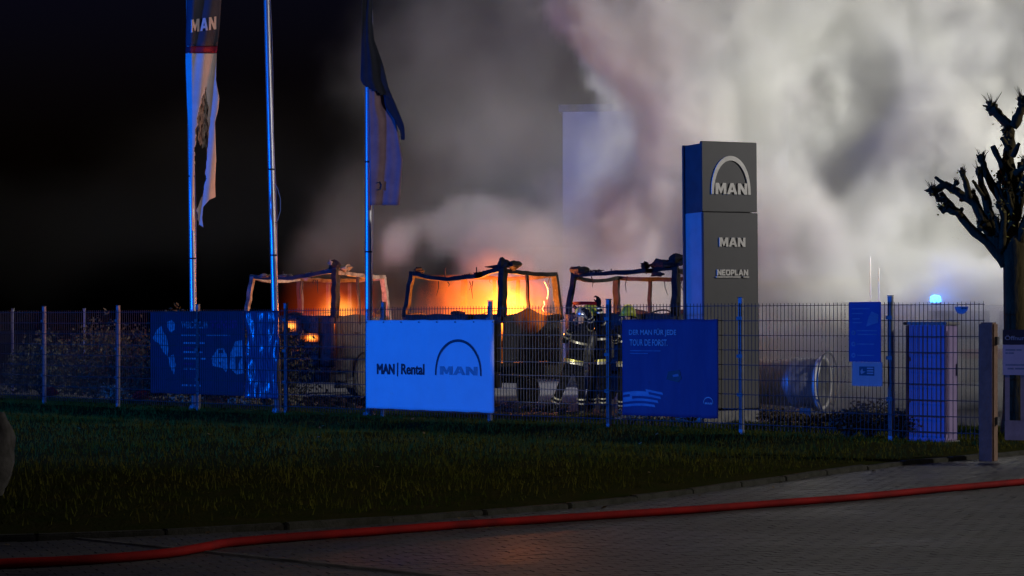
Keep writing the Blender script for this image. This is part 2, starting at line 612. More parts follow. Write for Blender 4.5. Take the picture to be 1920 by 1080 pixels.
# a few fallen leaves on the verge and along the kerb
lf = MB()
for i in range(170):
    if i % 2:
        k_ = ray_kerb(rg.random())
        p = k_ + Vector((rg.uniform(-.1, .1), rg.uniform(-.6, .25), ROAD + .012))
    else:
        p = lawn_pt(rg.random(), .03 + .9 * rg.random()) + Vector((0, 0, .05))
    an, sz = rg.random() * 6.28, rg.uniform(.015, .04)
    a_, b_ = Vector((math.cos(an), math.sin(an), rg.uniform(-.5, .5))) * sz, Vector((-math.sin(an), math.cos(an), rg.uniform(-.5, .5))) * sz * .6
    n = len(lf.v)
    lf.v += [tuple(p - a_), tuple(p - a_ * .2 + b_), tuple(p + a_), tuple(p - a_ * .2 - b_)]
    lf.f.append((n, n + 1, n + 2, n + 3))
me = bpy.data.meshes.new('fallen_leaves')
me.from_pydata(lf.v, [], lf.f)
tag(link('fallen_leaves', me, M['dry_leaf']), 'pale fallen leaves scattered over the verge and kerb', 'leaves', kind='stuff')

# paved road of small pavers, laid in a basket of staggered rows
road = MB().grid(lambda a, b: (-9 + a * 30, 8.0 + b * 20, ROAD - .008), 10, 10).build('road', M['joint'])
tag(road, None, kind='structure')
pv = MB()
ang = R(24)
ca, sa = math.cos(ang), math.sin(ang)
rp = random.Random(5)


def in_road(x, y):
    if y < 10.6 or abs(x / y) > .44 or y > 25.5:
        return False
    for a, b in zip(KW, KW[1:]):
        if b.x <= x <= a.x:
            k = (x - a.x) / (b.x - a.x)
            return y < a.y + (b.y - a.y) * k - .04
    return False


PLW, PLH = .20, .10
for j in range(-170, 190):
    for i in range(-75, 115):
        lx = i * PLW + (PLW / 2 if j % 2 else 0)
        ly = j * PLH
        x = 3 + lx * ca - ly * sa
        y = 16 + lx * sa + ly * ca
        if not in_road(x, y):
            continue
        h = ROAD + rp.uniform(-.0012, .0012) + .004 * mnoise.noise(Vector((x * .8, y * .8, 0)))
        tx, ty = rp.uniform(-.002, .002), rp.uniform(-.002, .002)
        n = len(pv.v)
        for (ex, ey, top) in ((-.5, -.5, 0), (.5, -.5, 0), (.5, .5, 0), (-.5, .5, 0), (-.5, -.5, 1), (.5, -.5, 1), (.5, .5, 1), (-.5, .5, 1)):
            gx = ex * (PLW - (.004 if not top else .010))
            gy = ey * (PLH - (.004 if not top else .010))
            zz = h + tx * ex + ty * ey if top else h - .006
            pv.v.append((x + gx * ca - gy * sa, y + gx * sa + gy * ca, zz))
        pv.f += [(n + 4, n + 5, n + 6, n + 7), (n, n + 1, n + 5, n + 4), (n + 1, n + 2, n + 6, n + 5), (n + 2, n + 3, n + 7, n + 6), (n + 3, n, n + 4, n + 7)]
me = bpy.data.meshes.new('paving')
me.from_pydata(pv.v, [], pv.f)
o = link('paving', me, M['paver'], road)
tag(o, None, kind='stuff')

# kerb stones along the lawn, each one a stone
kerb = empty('kerb', (0, 0, 0))
tag(kerb, None, kind='structure')
kb = MB().box((-.498, -.05, -.10), (.498, .05, .022)).build('kerb_stone', M['kerb'], kerb, bevel=.012)
first = True
nst = int(KLEN / 1.0)
for i in range(nst):
    c = ray_kerb((i + .5) / nst)
    t = (ray_kerb((i + 1) / nst) - ray_kerb(i / nst))
    o = kb if first else kb.copy()
    if not first:
        COL.objects.link(o)
        o.parent = kerb
    first = False
    o.scale = (t.length * .994, 1, 1)
    o.location = (c.x, c.y, ROAD + .03 + random.uniform(-.008, .008))
    o.rotation_euler = (random.uniform(-.02, .02), random.uniform(-.008, .008), math.atan2(t.y, t.x) + random.uniform(-.01, .01))
# thin flush strip that crosses the paving at the lower left
a = Vector(((-60 - 960) / F * ground_d(990, ROAD), ground_d(990, ROAD), ROAD + .006))
b = Vector(((900 - 960) / F * ground_d(1089, ROAD), ground_d(1089, ROAD), ROAD + .006))
strip = MB().beam([a.lerp(b, i / 12) for i in range(13)], .035, .016).build('drain_strip', M['strip'])
tag(strip, None, kind='structure')

# ------------------------------------------------------------------ far building and dark yard behind the smoke
bd = 60.0
bx0 = (1055 - 960) / F * bd
bz = Z(210, bd)
bl = empty('building', (bx0, bd, 0), R(-6), 'pale flat roofed hall standing in the smoke behind the burning cabs', 'building')
BWID = 7.0
wl = MB()
wins = [(1.0 + 3.4 * i, 4.6) for i in range(2)]
# front wall built round its windows
xs = [0]
for wx, wz in wins:
    xs += [wx, wx + 2.2]
xs.append(BWID)
wl.box((0, 0, 0), (BWID, .3, 4.6))
wl.box((0, 0, 6.0), (BWID, .3, bz))
for i in range(0, len(xs) - 1, 2):
    wl.box((xs[i], .002, 4.6), (xs[i + 1], .298, 6.0))
wl.box((0, .3, 0), (.3, 12, bz))
wl.box((BWID - .3, .3, 0), (BWID, 12, bz))
wl.box((.3, 11.7, 0), (BWID - .3, 12, bz))
wl.build('wall', M['plaster'], bl)
MB().box((-.12, -.12, bz), (BWID + .12, 12.1, bz + .22)).build('roof', M['trim'], bl)
for wx, wz in wins:
    wn = MB().box((wx, .12, 4.6), (wx + 2.2, .16, 6.0)).build('window', M['glass'], bl)
    fr = MB()
    fr.box((wx, .06, 4.6), (wx + 2.2, .118, 4.68)).box((wx, .06, 5.92), (wx + 2.2, .118, 6.0))
    for q in (0, 1.06, 2.12):
        fr.box((wx + q, .06, 4.68), (wx + q + .08, .118, 5.92))
    fr.build('frame', M['trim'], wn)

# ------------------------------------------------------------------ burnt cabs
def jitter_line(p0, p1, n, sag=0.0, jit=0.012, hump=None):
    p0, p1 = Vector(p0), Vector(p1)
    out = []
    for i in range(n + 1):
        k = i / n
        p = p0.lerp(p1, k)
        p.z -= sag * math.sin(math.pi * k)
        if hump:
            p.z += hump(k)
        if 0 < i < n:
            p += Vector((random.uniform(-jit, jit), random.uniform(-jit, jit), random.uniform(-jit, jit)))
        out.append(p)
    return out


def burnt_cab(C, theta, label, W=2.44, L=2.25, belt=1.84, ztl=2.72, ztr=2.79, sag=.16, roofmat='char', sidemat='scorch', rail=2.66, rear=True, seed=0, tyres=True, skirt=False, holes=(), right_pillar_top=None, debris=()):
    random.seed(seed)
    root = empty('burnt_truck_cab', C, -theta, label, 'truck', 'burnt out truck cabs in a row behind the fence')
    ch, rm, sm = M['char'], M[roofmat], M[sidemat]
    # front panel, with the openings burnt through it
    fx = sorted(set([-W, 0.0] + [q for h in holes for q in (h[0], h[1])]))
    fz = sorted(set([.72, belt] + [q for h in holes for q in (h[2], h[3])]))
    fp_ = MB()
    for x0, x1 in zip(fx, fx[1:]):
        for z0, z1 in zip(fz, fz[1:]):
            cx, cz = (x0 + x1) / 2, (z0 + z1) / 2
            if any(h[0] < cx < h[1] and h[2] < cz < h[3] for h in holes):
                continue
            nx, nz = max(2, int((x1 - x0) / .12)), max(2, int((z1 - z0) / .12))
            def fn(a, b, x0=x0, x1=x1, z0=z0, z1=z1):
                x, z = x0 + (x1 - x0) * a, z0 + (z1 - z0) * b
                e = mnoise.noise(Vector((x * 2.2 + seed, z * 2.2, 1))) * .05
                top = (mnoise.noise(Vector((x * 3 + seed, 4, 0))) * .03 if z > belt - .01 else 0)
                return (x, -.03 - .10 * (1 - ((x + W / 2) / (W / 2)) ** 4) * .6 + e, z + top)
            fp_.grid(fn, nx, nz)
    fpn = fp_.build('front_panel', sm, root, smooth=True, solid=.02)
    for k in range(4):
        z = .84 + k * .13
        MB().beam(jitter_line((-W + .35, -.135, z), (-.35, -.135, z), 8, 0, .008), .03, .035).build('grille_bar', ch, fpn)
    # bumper and headlights
    bp_ = MB().beam(jitter_line((-W + .02, -.08, .52), (-.02, -.08, .52), 10, .03, .015), .22, .32, .01).build('bumper', ch, root)
    for x in (-W + .28, -.28):
        hl = MB().lump((x, -.21, .54), (.16, .05, .08), seed + x, .2, 10, 6).build('headlight', M['rubber'], root, smooth=True)
    # pillars
    zl, zr = ztl, ztr
    MB().beam(jitter_line((-W + .03, -.01, belt - .05), (-W + .10, .16, zl), 7, 0, .012), .10, .085, .006).build('windscreen_pillar', rm, root)
    MB().beam(jitter_line((-.03, -.01, belt - .05), (-.09, .16, zr), 7, 0, .012), .12, .10, .006).build('windscreen_pillar', ch, root)
    MB().beam(jitter_line((.0, .10, belt - .05), (-.06, .24, rail), 6, 0, .01), .06, .07, .005).build('door_frame', ch, root)
    MB().beam(jitter_line((.0, 1.02, belt - .2), (-.03, .98, rail), 6, 0, .012), .05, .06, .005).build('door_post', rm if rear else ch, root)
    MB().beam(jitter_line((.0, L, belt - .1), (-.05, L - .16, rail + .01), 6, 0, .012), .13, .09, .006).build('rear_pillar', rm if roofmat == 'ash' else ch, root)
    MB().beam(jitter_line((-W, L, belt - .1), (-W + .05, L - .12, rail + .02), 6, 0, .012), .12, .09, .006).build('rear_pillar', ch, root)
    # roof beams
    MB().beam(jitter_line((-W + .04, .17, zl), (-.05, .17, zr), 12, sag, .014), .10, .085, .008).build('roof_beam', ch if roofmat == 'char' else M['scorch'], root)
    MB().beam(jitter_line((-.06, .17, zr - .06), (-.05, L - .1, rail + .02), 10, .02, .012), .09, .085, .006).build('roof_rail', rm, root)
    MB().beam(jitter_line((-W + .06, .17, zl - .03), (-W + .06, L - .1, rail), 10, .08, .014), .08, .07, .006).build('roof_rail', rm, root)
    MB().beam(jitter_line((-W + .06, L - .08, rail), (-.06, L - .08, rail), 10, .05, .012), .08, .08, .006).build('roof_beam', rm, root)
    # door with its scorched wavy top edge
    def door(a, b):
        y = .06 + a * (L - .1)
        wave = .11 * math.exp(-((a - .46) / .16) ** 2) - .02 * math.cos(a * 9) if rear else .03 * math.sin(a * 8 + seed)
        zt = belt + .0 + wave
        zb = .86 + .015 * math.sin(a * 14 + seed)
        z = zb + (zt - zb) * b
        return (-.005 + mnoise.noise(Vector((y * 2, z * 2, seed))) * .03 + .02 * math.sin(b * 3.1), y, z)
    dr = MB().grid(door, 24, 14).build('door', sm, root, smooth=True, solid=.03)
    MB().beam([(.045, .75, 1.45), (.05, .85, 1.45), (.045, .97, 1.45)], .03, .03).build('handle', ch, dr)
    MB().grid(lambda a, b: (-W + mnoise.noise(Vector((a * 4, b * 3, seed))) * .03, .06 + a * (L - .1), .86 + b * (belt - .86 + .04 * math.sin(a * 9))), 16, 10).build('door', ch, root, smooth=True, solid=.03)
    # floor pan, rear wall, dashboard, seats and steering wheel inside
    MB().box((-W + .03, .03, .78), (-.04, L - .03, .86)).build('floor_pan', ch, root)
    rw = MB()
    rw.grid(lambda a, b: (-W + .06 + a * (W - .12), L - .03 + mnoise.noise(Vector((a * 4, b * 4, seed + 5))) * .03, .86 + b * (1.05 + .05 * math.sin(a * 11))), 16, 10)
    rwo = rw.build('rear_wall', ch, root, smooth=True, solid=.02)
    for fx_ in (.30, .55):
        MB().beam(jitter_line((-W * fx_ - .3, L - .05, 1.85), (-W * fx_ - .28, L - .08, rail - .02), 5, 0, .01), .07, .05, .005).build('rear_frame', ch, rwo)
    ds = MB().beam(jitter_line((-W + .08, .22, belt - .10), (-.06, .22, belt - .10), 14, .0, .02), .32, .16, .015).build('dashboard', ch, root)
    MB().lump((-W * .50, .20, belt + .02), (.20, .10, .05), seed, .5).build('dial_cowl', ch, ds)
    tor = MB()
    cpt = Vector((-.62, .52, belt - .02))
    pts = []
    for i in range(17):
        a_ = 2 * math.pi * i / 16
        pts.append(cpt + Vector((math.cos(a_) * .23, math.sin(a_) * .20, math.sin(a_) * .10)))
    tor.tube(pts, .018, 6, cap=False)
    tor.tube([cpt + Vector((-.22, 0, 0)), cpt + Vector((.22, 0, 0))], .014, 5)
    tor.tube([cpt, cpt + Vector((0, -.25, -.25))], .025, 6)
    tor.build('steering_wheel', ch, root, smooth=True)
    for x in (-W + .55, -.6):
        st = MB()
        st.beam([(x, 1.0, 1.22), (x, 1.42, 1.22)], .44, .14, .015)
        st.beam([(x, 1.44, 1.25), (x, 1.56, 1.62), (x, 1.6, 1.86)], .40, .10, .02)
        st.build('seat', ch, root)
    # chassis and wheels
    for x in (-W + .72, -.72):
        MB().beam([(x, .1, .66), (x, 5.6, .66)], .09, .24).build('chassis_rail', ch, root)
    if skirt:
        sk_ = MB().grid(lambda a, b: (-.02 + .03 * mnoise.noise(Vector((a * 5, b * 3, seed))), .04 + a * .72, .22 + b * .66), 10, 8).build('step_panel', sm, root, smooth=True, solid=.03)
        for z in (.36, .60):
            MB().box((.0, .12, z), (.06, .62, z + .03)).build('step', ch, sk_)
        MB().grid(lambda a, b: (-.05 + .03 * mnoise.noise(Vector((a * 5, b * 3, seed + 1))), 1.72 + a * 2.2, .28 + b * .75), 14, 8).build('side_fairing', ch, root, smooth=True, solid=.03)
        MB().grid(lambda a, b: (-.0, 1.25 + math.cos(math.pi * a) * (.5 + .06 * b), .46 + math.sin(math.pi * a) * (.5 + .06 * b) - .0), 14, 2).build('wheel_arch', ch, root, solid=.06)
    for y in (1.25, 4.5):
        MB().tube([(-W + .2, y, .48), (-.2, y, .48)], .07, 8).build('axle', ch, root)
        for x in (-W + .17, -.17):
            if not tyres:
                MB().tube([(x - .12, y, .25), (x - .05, y, .25), (x + .05, y, .25), (x + .12, y, .25)], [.27, .21, .21, .27], 18).build('rim', M['rim'], root)
                continue
            wh = MB()
            wh.tube([(x - .13, y, .48), (x - .10, y, .48), (x + .10, y, .48), (x + .13, y, .48)], [.40, .47, .47, .40], 24)
            who = wh.build('tyre', M['rubber'], root, smooth=False)
            MB().tube([(x - .14, y, .48), (x - .05, y, .48), (x + .05, y, .48), (x + .14, y, .48)], [.28, .20, .20, .28], 18).build('rim', M['rim'], who)
    # burnt lumps left on the roof beam
    for i, (x, y, z, r, mm) in enumerate(debris):
        MB().lump((x, y, z), r, seed + i, .7, 9, 7).build('roof_debris', M[mm], root)
    for i in range(7):
        x, y = random.uniform(-W + .1, -.1), random.choice((.17, .2, L - .1))
        z = (ztl if y < 1 else rail) - sag * math.sin(math.pi * -x / W) * (1 if y < 1 else .3) - .03
        ln_ = random.uniform(.08, .42)
        MB().tube([(x, y, z), (x + random.uniform(-.05, .05), y + random.uniform(-.03, .03), z - ln_ * .5), (x + random.uniform(-.08, .08), y, z - ln_)], [.012, .009, .005], 5).build('hanging_wire', ch, root)
    for i in range(6):
        x = random.uniform(-W + .1, -.1)
        zz_ = ztl + (ztr - ztl) * (1 + x / W) - sag * math.sin(math.pi * -x / W) + .045
        w_ = random.uniform(.06, .2)
        MB().grid(lambda a, b: (x + (a - .5) * w_, .12 + b * .14, zz_ + .05 * mnoise.noise(Vector((a * 4 + x * 9, b * 4, seed))) + .03 * b), 5, 4).build('roof_shred', rm, root, solid=.008)
    for x in (-W * .3, -W * .62):
        MB().tube([(x, .17, ztl - sag * .7), (x + .01, .16, ztl + .10)], .012, 5).build('roof_bracket', ch, root)
    return root


TH1, TH2, TH3 = R(28), R(33), R(30)
C1 = Vector(((628 - 960) / F * 42.5, 42.5, 0))
C2 = Vector(((941 - 960) / F * 38.5, 38.5, 0))
C3 = Vector(((1268 - 960) / F * 37.4, 37.4, 0))
cab1 = burnt_cab(C1, TH1, 'burnt out truck cab with ash grey roof rails, furthest along behind the crumpled banner', ztl=2.74, ztr=2.86, sag=.10, roofmat='ash', rail=2.72, seed=11, rear=False, skirt=True,
                 holes=((-1.35, -1.0, 1.48, 1.72), (-.85, -.38, 1.24, 1.44), (-1.05, -.8, 1.04, 1.12)),
                 debris=((-.15, .2, 2.92, (.14, .1, .13), 'char'), (-.02, .45, 2.90, (.12, .2, .08), 'ash'), (-1.5, .2, 2.72, (.25, .1, .05), 'ash'), (-.2, .12, 3.02, (.05, .04, .05), 'ash'), (-2.0, .1, 2.74, (.16, .1, .04), 'ash'), (-.05, 1.2, 2.76, (.06, .3, .03), 'ash')))
cab2 = burnt_cab(C2, TH2, 'burning truck cab full of flames above the white rental banner', ztl=2.70, ztr=2.78, sag=.17, rail=2.67, seed=23, tyres=False,
                 debris=((-.08, .15, 2.86, (.11, .1, .11), 'char'), (.0, .4, 2.84, (.14, .25, .09), 'char'), (-.3, .15, 2.80, (.2, .08, .03), 'char'), (-2.2, .2, 2.76, (.1, .1, .06), 'char')))
cab3 = burnt_cab(C3, TH3, 'blackened truck cab without fire beside the grey brand pylon', ztl=2.64, ztr=2.74, sag=.02, rail=2.62, seed=37, rear=False,
                 debris=((-2.2, .15, 2.72, (.2, .15, .10), 'char'), (-.75, .15, 2.79, (.10, .08, .07), 'char'), (-.32, .12, 2.82, (.32, .16, .10), 'char'), (-.05, .15, 2.9, (.18, .16, .11), 'char'), (-.45, .1, 2.62, (.14, .05, .05), 'char')))
# shards of door glass still hanging in the side window of the middle cab
sh = MB()
for pts in ([(0, 1.62, 2.52), (0, 1.74, 2.40), (0, 1.77, 2.28), (0, 1.72, 2.16)], [(0, 1.60, 2.12), (0, 1.62, 2.04), (0, 1.55, 1.98)], [(0, 1.52, 1.96), (.01, 1.6, 1.9)]):
    sh.tube(pts, .012, 5)
sh.build('glass_shard', M['silver'], cab2)

# ------------------------------------------------------------------ flames
def flame_mat(name, strength, hot, scale=1.8, boxy=False, wob=.7, cols=((.55, .055, .008, 1), (1.0, .18, .018, 1), (1.0, .50, .07, 1))):
    m = bpy.data.materials.new(name)
    m.use_nodes = True
    t = m.node_tree
    t.nodes.clear()
    N = t.nodes.new
    tc = N('ShaderNodeTexCoord')
    sub = N('ShaderNodeVectorMath')
    sub.operation = 'MULTIPLY_ADD'
    sub.inputs[1].default_value = (2, 2, 2)
    sub.inputs[2].default_value = (-1, -1, -1)
    t.links.new(tc.outputs['Generated'], sub.inputs[0])
    nz = N('ShaderNodeTexNoise')
    nz.inputs['Scale'].default_value = scale
    nz.inputs['Detail'].default_value = 3
    fm = N('ShaderNodeMapping')
    fm.inputs['Scale'].default_value = (1, 1, .45)
    t.links.new(tc.outputs['Object'], fm.inputs[0])
    t.links.new(fm.outputs[0], nz.inputs['Vector'])
    off = N('ShaderNodeVectorMath')
    off.operation = 'MULTIPLY_ADD'
    off.inputs[1].default_value = (wob, wob, wob)
    t.links.new(nz.outputs['Color'], off.inputs[0])
    half = N('ShaderNodeVectorMath')
    half.operation = 'SUBTRACT'
    half.inputs[1].default_value = (wob / 2, wob / 2, wob / 2)
    t.links.new(sub.outputs[0], half.inputs[0])
    t.links.new(half.outputs[0], off.inputs[2])
    ln = N('ShaderNodeVectorMath')
    ln.operation = 'LENGTH'
    if boxy:
        v = off.outputs[0]
        for _ in range(2):
            mu = N('ShaderNodeVectorMath')
            mu.operation = 'MULTIPLY'
            t.links.new(v, mu.inputs[0])
            t.links.new(v, mu.inputs[1])
            v = mu.outputs[0]
        t.links.new(v, ln.inputs[0])
    else:
        t.links.new(off.outputs[0], ln.inputs[0])
    inv = N('ShaderNodeMath')
    inv.operation = 'SUBTRACT'
    inv.use_clamp = True
    inv.inputs[0].default_value = 1.0
    t.links.new(ln.outputs['Value'], inv.inputs[1])
    cr = N('ShaderNodeValToRGB')
    e = cr.color_ramp.elements
    e[0].position = 0.0
    e[0].color = cols[0]
    e[1].position = .75
    e[1].color = cols[2]
    k = e.new(.3)
    k.color = cols[1]
    t.links.new(inv.outputs[0], cr.inputs[0])
    pw = N('ShaderNodeMath')
    pw.operation = 'POWER'
    pw.inputs[1].default_value = hot
    t.links.new(inv.outputs[0], pw.inputs[0])
    ml = N('ShaderNodeMath')
    ml.operation = 'MULTIPLY'
    ml.inputs[1].default_value = strength
    t.links.new(pw.outputs[0], ml.inputs[0])
    if boxy:
        sx = N('ShaderNodeSeparateXYZ')
        t.links.new(tc.outputs['Generated'], sx.inputs[0])
        gx = N('ShaderNodeMapRange')
        gx.inputs['To Min'].default_value = .22
        gx.inputs['To Max'].default_value = 1.25
        t.links.new(sx.outputs[0], gx.inputs['Value'])
        gz = N('ShaderNodeMapRange')
        gz.inputs['To Min'].default_value = 1.25
        gz.inputs['To Max'].default_value = .45
        t.links.new(sx.outputs[2], gz.inputs['Value'])
        for g_ in (gx, gz):
            mm_ = N('ShaderNodeMath')
            mm_.operation = 'MULTIPLY'
            t.links.new(ml.outputs[0], mm_.inputs[0])
            t.links.new(g_.outputs[0], mm_.inputs[1])
            ml = mm_
    em = N('ShaderNodeEmission')
    t.links.new(cr.outputs[0], em.inputs['Color'])
    t.links.new(ml.outputs[0], em.inputs['Strength'])
    out = N('ShaderNodeOutputMaterial')
    t.links.new(em.outputs[0], out.inputs['Volume'])
    return m


def flame(loc, r, rz, m, label, watts, group=None, boxy=False):
    b = MB().box([-q for q in r], r) if boxy else MB().lump((0, 0, 0), r, 1, 0.0, 14, 9)
    o = b.build('flames', m, None, smooth=not boxy, bevel=.05 if boxy else 0)
    o.location = loc
    o.rotation_euler = (0, 0, rz)
    tag(o, label, 'fire', group)
    if watts:
        l = lamp('fire_glow', 'POINT', loc, None, watts, (1.0, .25, .04), min(.35, r[2] * .6))
    return o


def in_cab(C, th, x, y, z):
    return C + Vector((x * math.cos(th) + y * math.sin(th), -x * math.sin(th) + y * math.cos(th), z))


FM_big = flame_mat('flame_core', 5.6, 1.5, 2.6, wob=1.3, cols=((.7, .06, .006, 1), (1.0, .20, .018, 1), (1.0, .46, .04, 1)))
FM_wide = flame_mat('flame_wide', 2.9, .8, 2.8, True, 1.0, ((.7, .05, .005, 1), (1.0, .10, .008, 1), (1.0, .16, .010, 1)))
FM_dull = flame_mat('flame_dull', .34, .8, 1.8, True, .8, ((.5, .03, .01, 1), (.7, .05, .012, 1), (.9, .09, .014, 1)))
FM_low = flame_mat('flame_low', 1.9, 1.1, 2.6, wob=1.2)
FM_spot = flame_mat('flame_spot', 26.0, 1.2, 5.0)
G_F = 'flames inside the burning cabs'
flame(in_cab(C2, TH2, -.45, 1.0, 2.0), (.85, .95, .70), -TH2, FM_big, 'bright yellow core of the flames in the middle cab', 720, G_F)
flame(in_cab(C2, TH2, -1.2, 1.15, 2.05), (1.16, 1.0, .62), -TH2, FM_wide, 'wide orange fire filling the middle cab behind the windscreen opening', 420, G_F, True)
flame(in_cab(C1, TH1, -.42, .85, 1.95), (.62, .8, .50), -TH1, FM_low, 'dull orange fire low in the cab behind the crumpled banner', 200, G_F)
flame(in_cab(C1, TH1, -.95, 1.15, 2.1), (.9, 1.0, .58), -TH1, FM_dull, 'dark red glow filling the cab behind the crumpled banner', 0, G_F, True)
flame(in_cab(C2, TH2, -.85, 1.1, 2.86), (1.0, .75, .42), -TH2, flame_mat('firelit_smoke_glow', .55, 1.2, 2.4, wob=1.3, cols=((.6, .05, .01, 1), (.9, .10, .012, 1), (1.0, .2, .02, 1))), 'faint orange glow added as firelit smoke over the roof of the middle cab', 0, G_F)  # glowing volume added in place of firelit smoke above the roof
flame(in_cab(C1, TH1, -1.17, .0, 1.60), (.22, .10, .15), -TH1, FM_spot, 'upper small orange blaze showing through the front panel', 6, G_F)
flame(in_cab(C1, TH1, -.62, .0, 1.34), (.26, .10, .13), -TH1, FM_spot, 'lower small orange blaze showing through the front panel', 6, G_F)
flame(in_cab(C1, TH1, -.92, .0, 1.08), (.15, .08, .06), -TH1, FM_low, 'faint orange ember glow lowest on the front panel', 0, G_F)

# ------------------------------------------------------------------ brand pylon
pyl_d = 31.5
pc = Vector(((1320 - 960) / F * pyl_d, pyl_d, 0))
pyl = empty('brand_pylon', pc, R(25), 'tall anthracite brand pylon with silver arch emblem behind the fence', 'sign')
pyl.rotation_euler = (0, R(-.55), R(25))
PWD, PT = 1.06, .62
zt, zj, zb_ = Z(264, pyl_d), Z(397, pyl_d), .22
MB().box((0, 0, zj + .008), (PWD, .07, zt)).build('upper_panel', M['pylon'], pyl, bevel=.006)
MB().box((.02, .003, zb_), (PWD + .012, .07, zj - .008)).build('lower_panel', M['pylon'], pyl, bevel=.006)
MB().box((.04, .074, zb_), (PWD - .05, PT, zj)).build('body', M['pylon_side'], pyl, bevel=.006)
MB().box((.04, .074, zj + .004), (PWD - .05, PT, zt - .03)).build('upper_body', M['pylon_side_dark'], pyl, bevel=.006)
MB().box((.02, PT + .004, zb_), (PWD, PT + .07, zt - .02)).build('rear_panel', M['pylon'], pyl, bevel=.006)
MB().box((-.1, -.15, -.05), (PWD - .08, PT + .15, zb_ - .03)).build('plinth', M['plinth'], pyl, bevel=.01)


def ps(px):
    return (px - 1320) / 108.0 * PWD


def pz(py):
    return Z(py, pyl_d + .2)


arch(ps(1337), ps(1414), pz(365), pz(293), .045, .075, -.002, M['silver'], pyl, .02)
block_word('MAN', ps(1345), pz(365), -.002, ps(1407) - ps(1345), pz(344) - pz(365), M['silver'], pyl, .04, .08)
block_word('MAN', ps(1352), pz(463), -.002, ps(1403) - ps(1352), pz(446) - pz(463), M['silver'], pyl, .03, .08)
block_word('NEOPLAN', ps(1347), pz(517), -.002, ps(1408) - ps(1347), pz(506) - pz(517), M['silver'], pyl, .03, .1)
MB().box((ps(1345), -.03, pz(521)), (ps(1392), -.002, pz(519))).build('underline', M['silver'], pyl)
MB().box((ps(1398), -.03, pz(521)), (ps(1409), -.002, pz(519))).build('underline', M['silver'], pyl)

# ------------------------------------------------------------------ fence
PSTEP = 20.07 / 8
fence = empty('mesh_fence', F0, FROT, 'galvanised wire mesh fence with square posts along the yard', 'fence')
t_end = ft(1845)
posts = [i * PSTEP for i in range(-1, 9)]
post0 = None
for t in posts:
    if post0 is None:
        post0 = MB().box((-.035, -.03, -.15), (.035, .03, 2.0)).build('post', M['galv'], fence, bevel=.006)
        o = post0
        cap = MB().box((-.038, -.033, 2.002), (.038, .033, 2.016)).build('cap', M['clamp'], post0)
        kids = [cap]
        for z in (.55, 1.12, 1.68):
            kids.append(MB().box((-.05, -.052, z), (.05, -.032, z + .05)).build('clamp', M['clamp'], post0))
    else:
        o = post0.copy()
        COL.objects.link(o)
        o.parent = fence
        for c in kids:
            c2 = c.copy()
            COL.objects.link(c2)
            c2.parent = o
    o.location = (t, .045, 0)
    o.rotation_euler = (random.uniform(-.004, .004), random.uniform(-.006, .006), 0)


def wires(length):
    b = MB()
    n = int(length / .0628)
    for i in range(n + 1):
        x = .012 + (length - .024) * i / n
        b.box((x - .0037, -.004, .06), (x + .0037, .004, 1.92))
    for k in range(9):
        z = .14 + k * .2175
        b.box((0, -.013, z - .0055), (length, -.0045, z + .0055))
        b.box((0, .0045, z - .0055), (length, .013, z + .0055))
    return b


pw = wires(PSTEP - .01).build('wire_panel', M['wire'], fence)
for i, t in enumerate(posts[:-1]):
    o = pw if i == 0 else pw.copy()
    if i:
        COL.objects.link(o)
        o.parent = fence
    o.location = (t + .005, 0, random.uniform(-.01, .01))
    o['kind'] = 'stuff'
lastp = wires(t_end - posts[-1]).build('wire_panel', M['wire'], fence)
lastp.location = (posts[-1] + .005, 0, 0)
lastp['kind'] = 'stuff'

# ------------------------------------------------------------------ banners and boards on the fence
def sign_root(name, px0, off, label, cat, group=None):
    t = ft(px0)
    return empty(name, fp(t, off), FROT, label, cat, group), t


def cloth(b, x0, x1, z0, z1, amp, seed, nx=40, nz=26, fold=0.0):
    def fn(a, c):
        x = x0 + (x1 - x0) * a
        z = z0 + (z1 - z0) * c
        y = mnoise.noise(Vector((x * 1.3 + seed, z * .7, seed))) * amp + mnoise.noise(Vector((x * 5 + seed, z * 1.4, seed + 2))) * amp * .3
        e = .010 * mnoise.noise(Vector((x * 4, seed, 1))) * (1 if c > .97 or c < .03 else 0)
        return (x, y + fold * mnoise.noise(Vector((x * 7, z * 2.5, seed))), z + e)
    CLOTH.append(lambda x, z: fn((x - x0) / (x1 - x0), min(.96, max(.04, (z - z0) / (z1 - z0))))[1])
    return b.grid(fn, nx, nz)


CLOTH = []


def lay_on(root, f, yb, cut=.06):
    """bend flat prints onto the cloth they are printed on"""
    for c in root.children:
        if c.name.split('.')[0] in ('sheet', 'crumpled_end', 'eyelet'):
            continue
        me = c.data
        bm = bmesh.new()
        bm.from_mesh(me)
        for _ in range(3):
            long_ = [e for e in bm.edges if e.calc_length() > cut]
            if not long_:
                break
            bmesh.ops.subdivide_edges(bm, edges=long_, cuts=1, use_grid_fill=True)
        bmesh.ops.triangulate(bm, faces=[q for q in bm.faces if len(q.verts) > 4])
        for v in bm.verts:
            v.co.y = f(v.co.x, v.co.z) - .008 + (v.co.y - yb) * .6
        bm.to_mesh(me)
        bm.free()


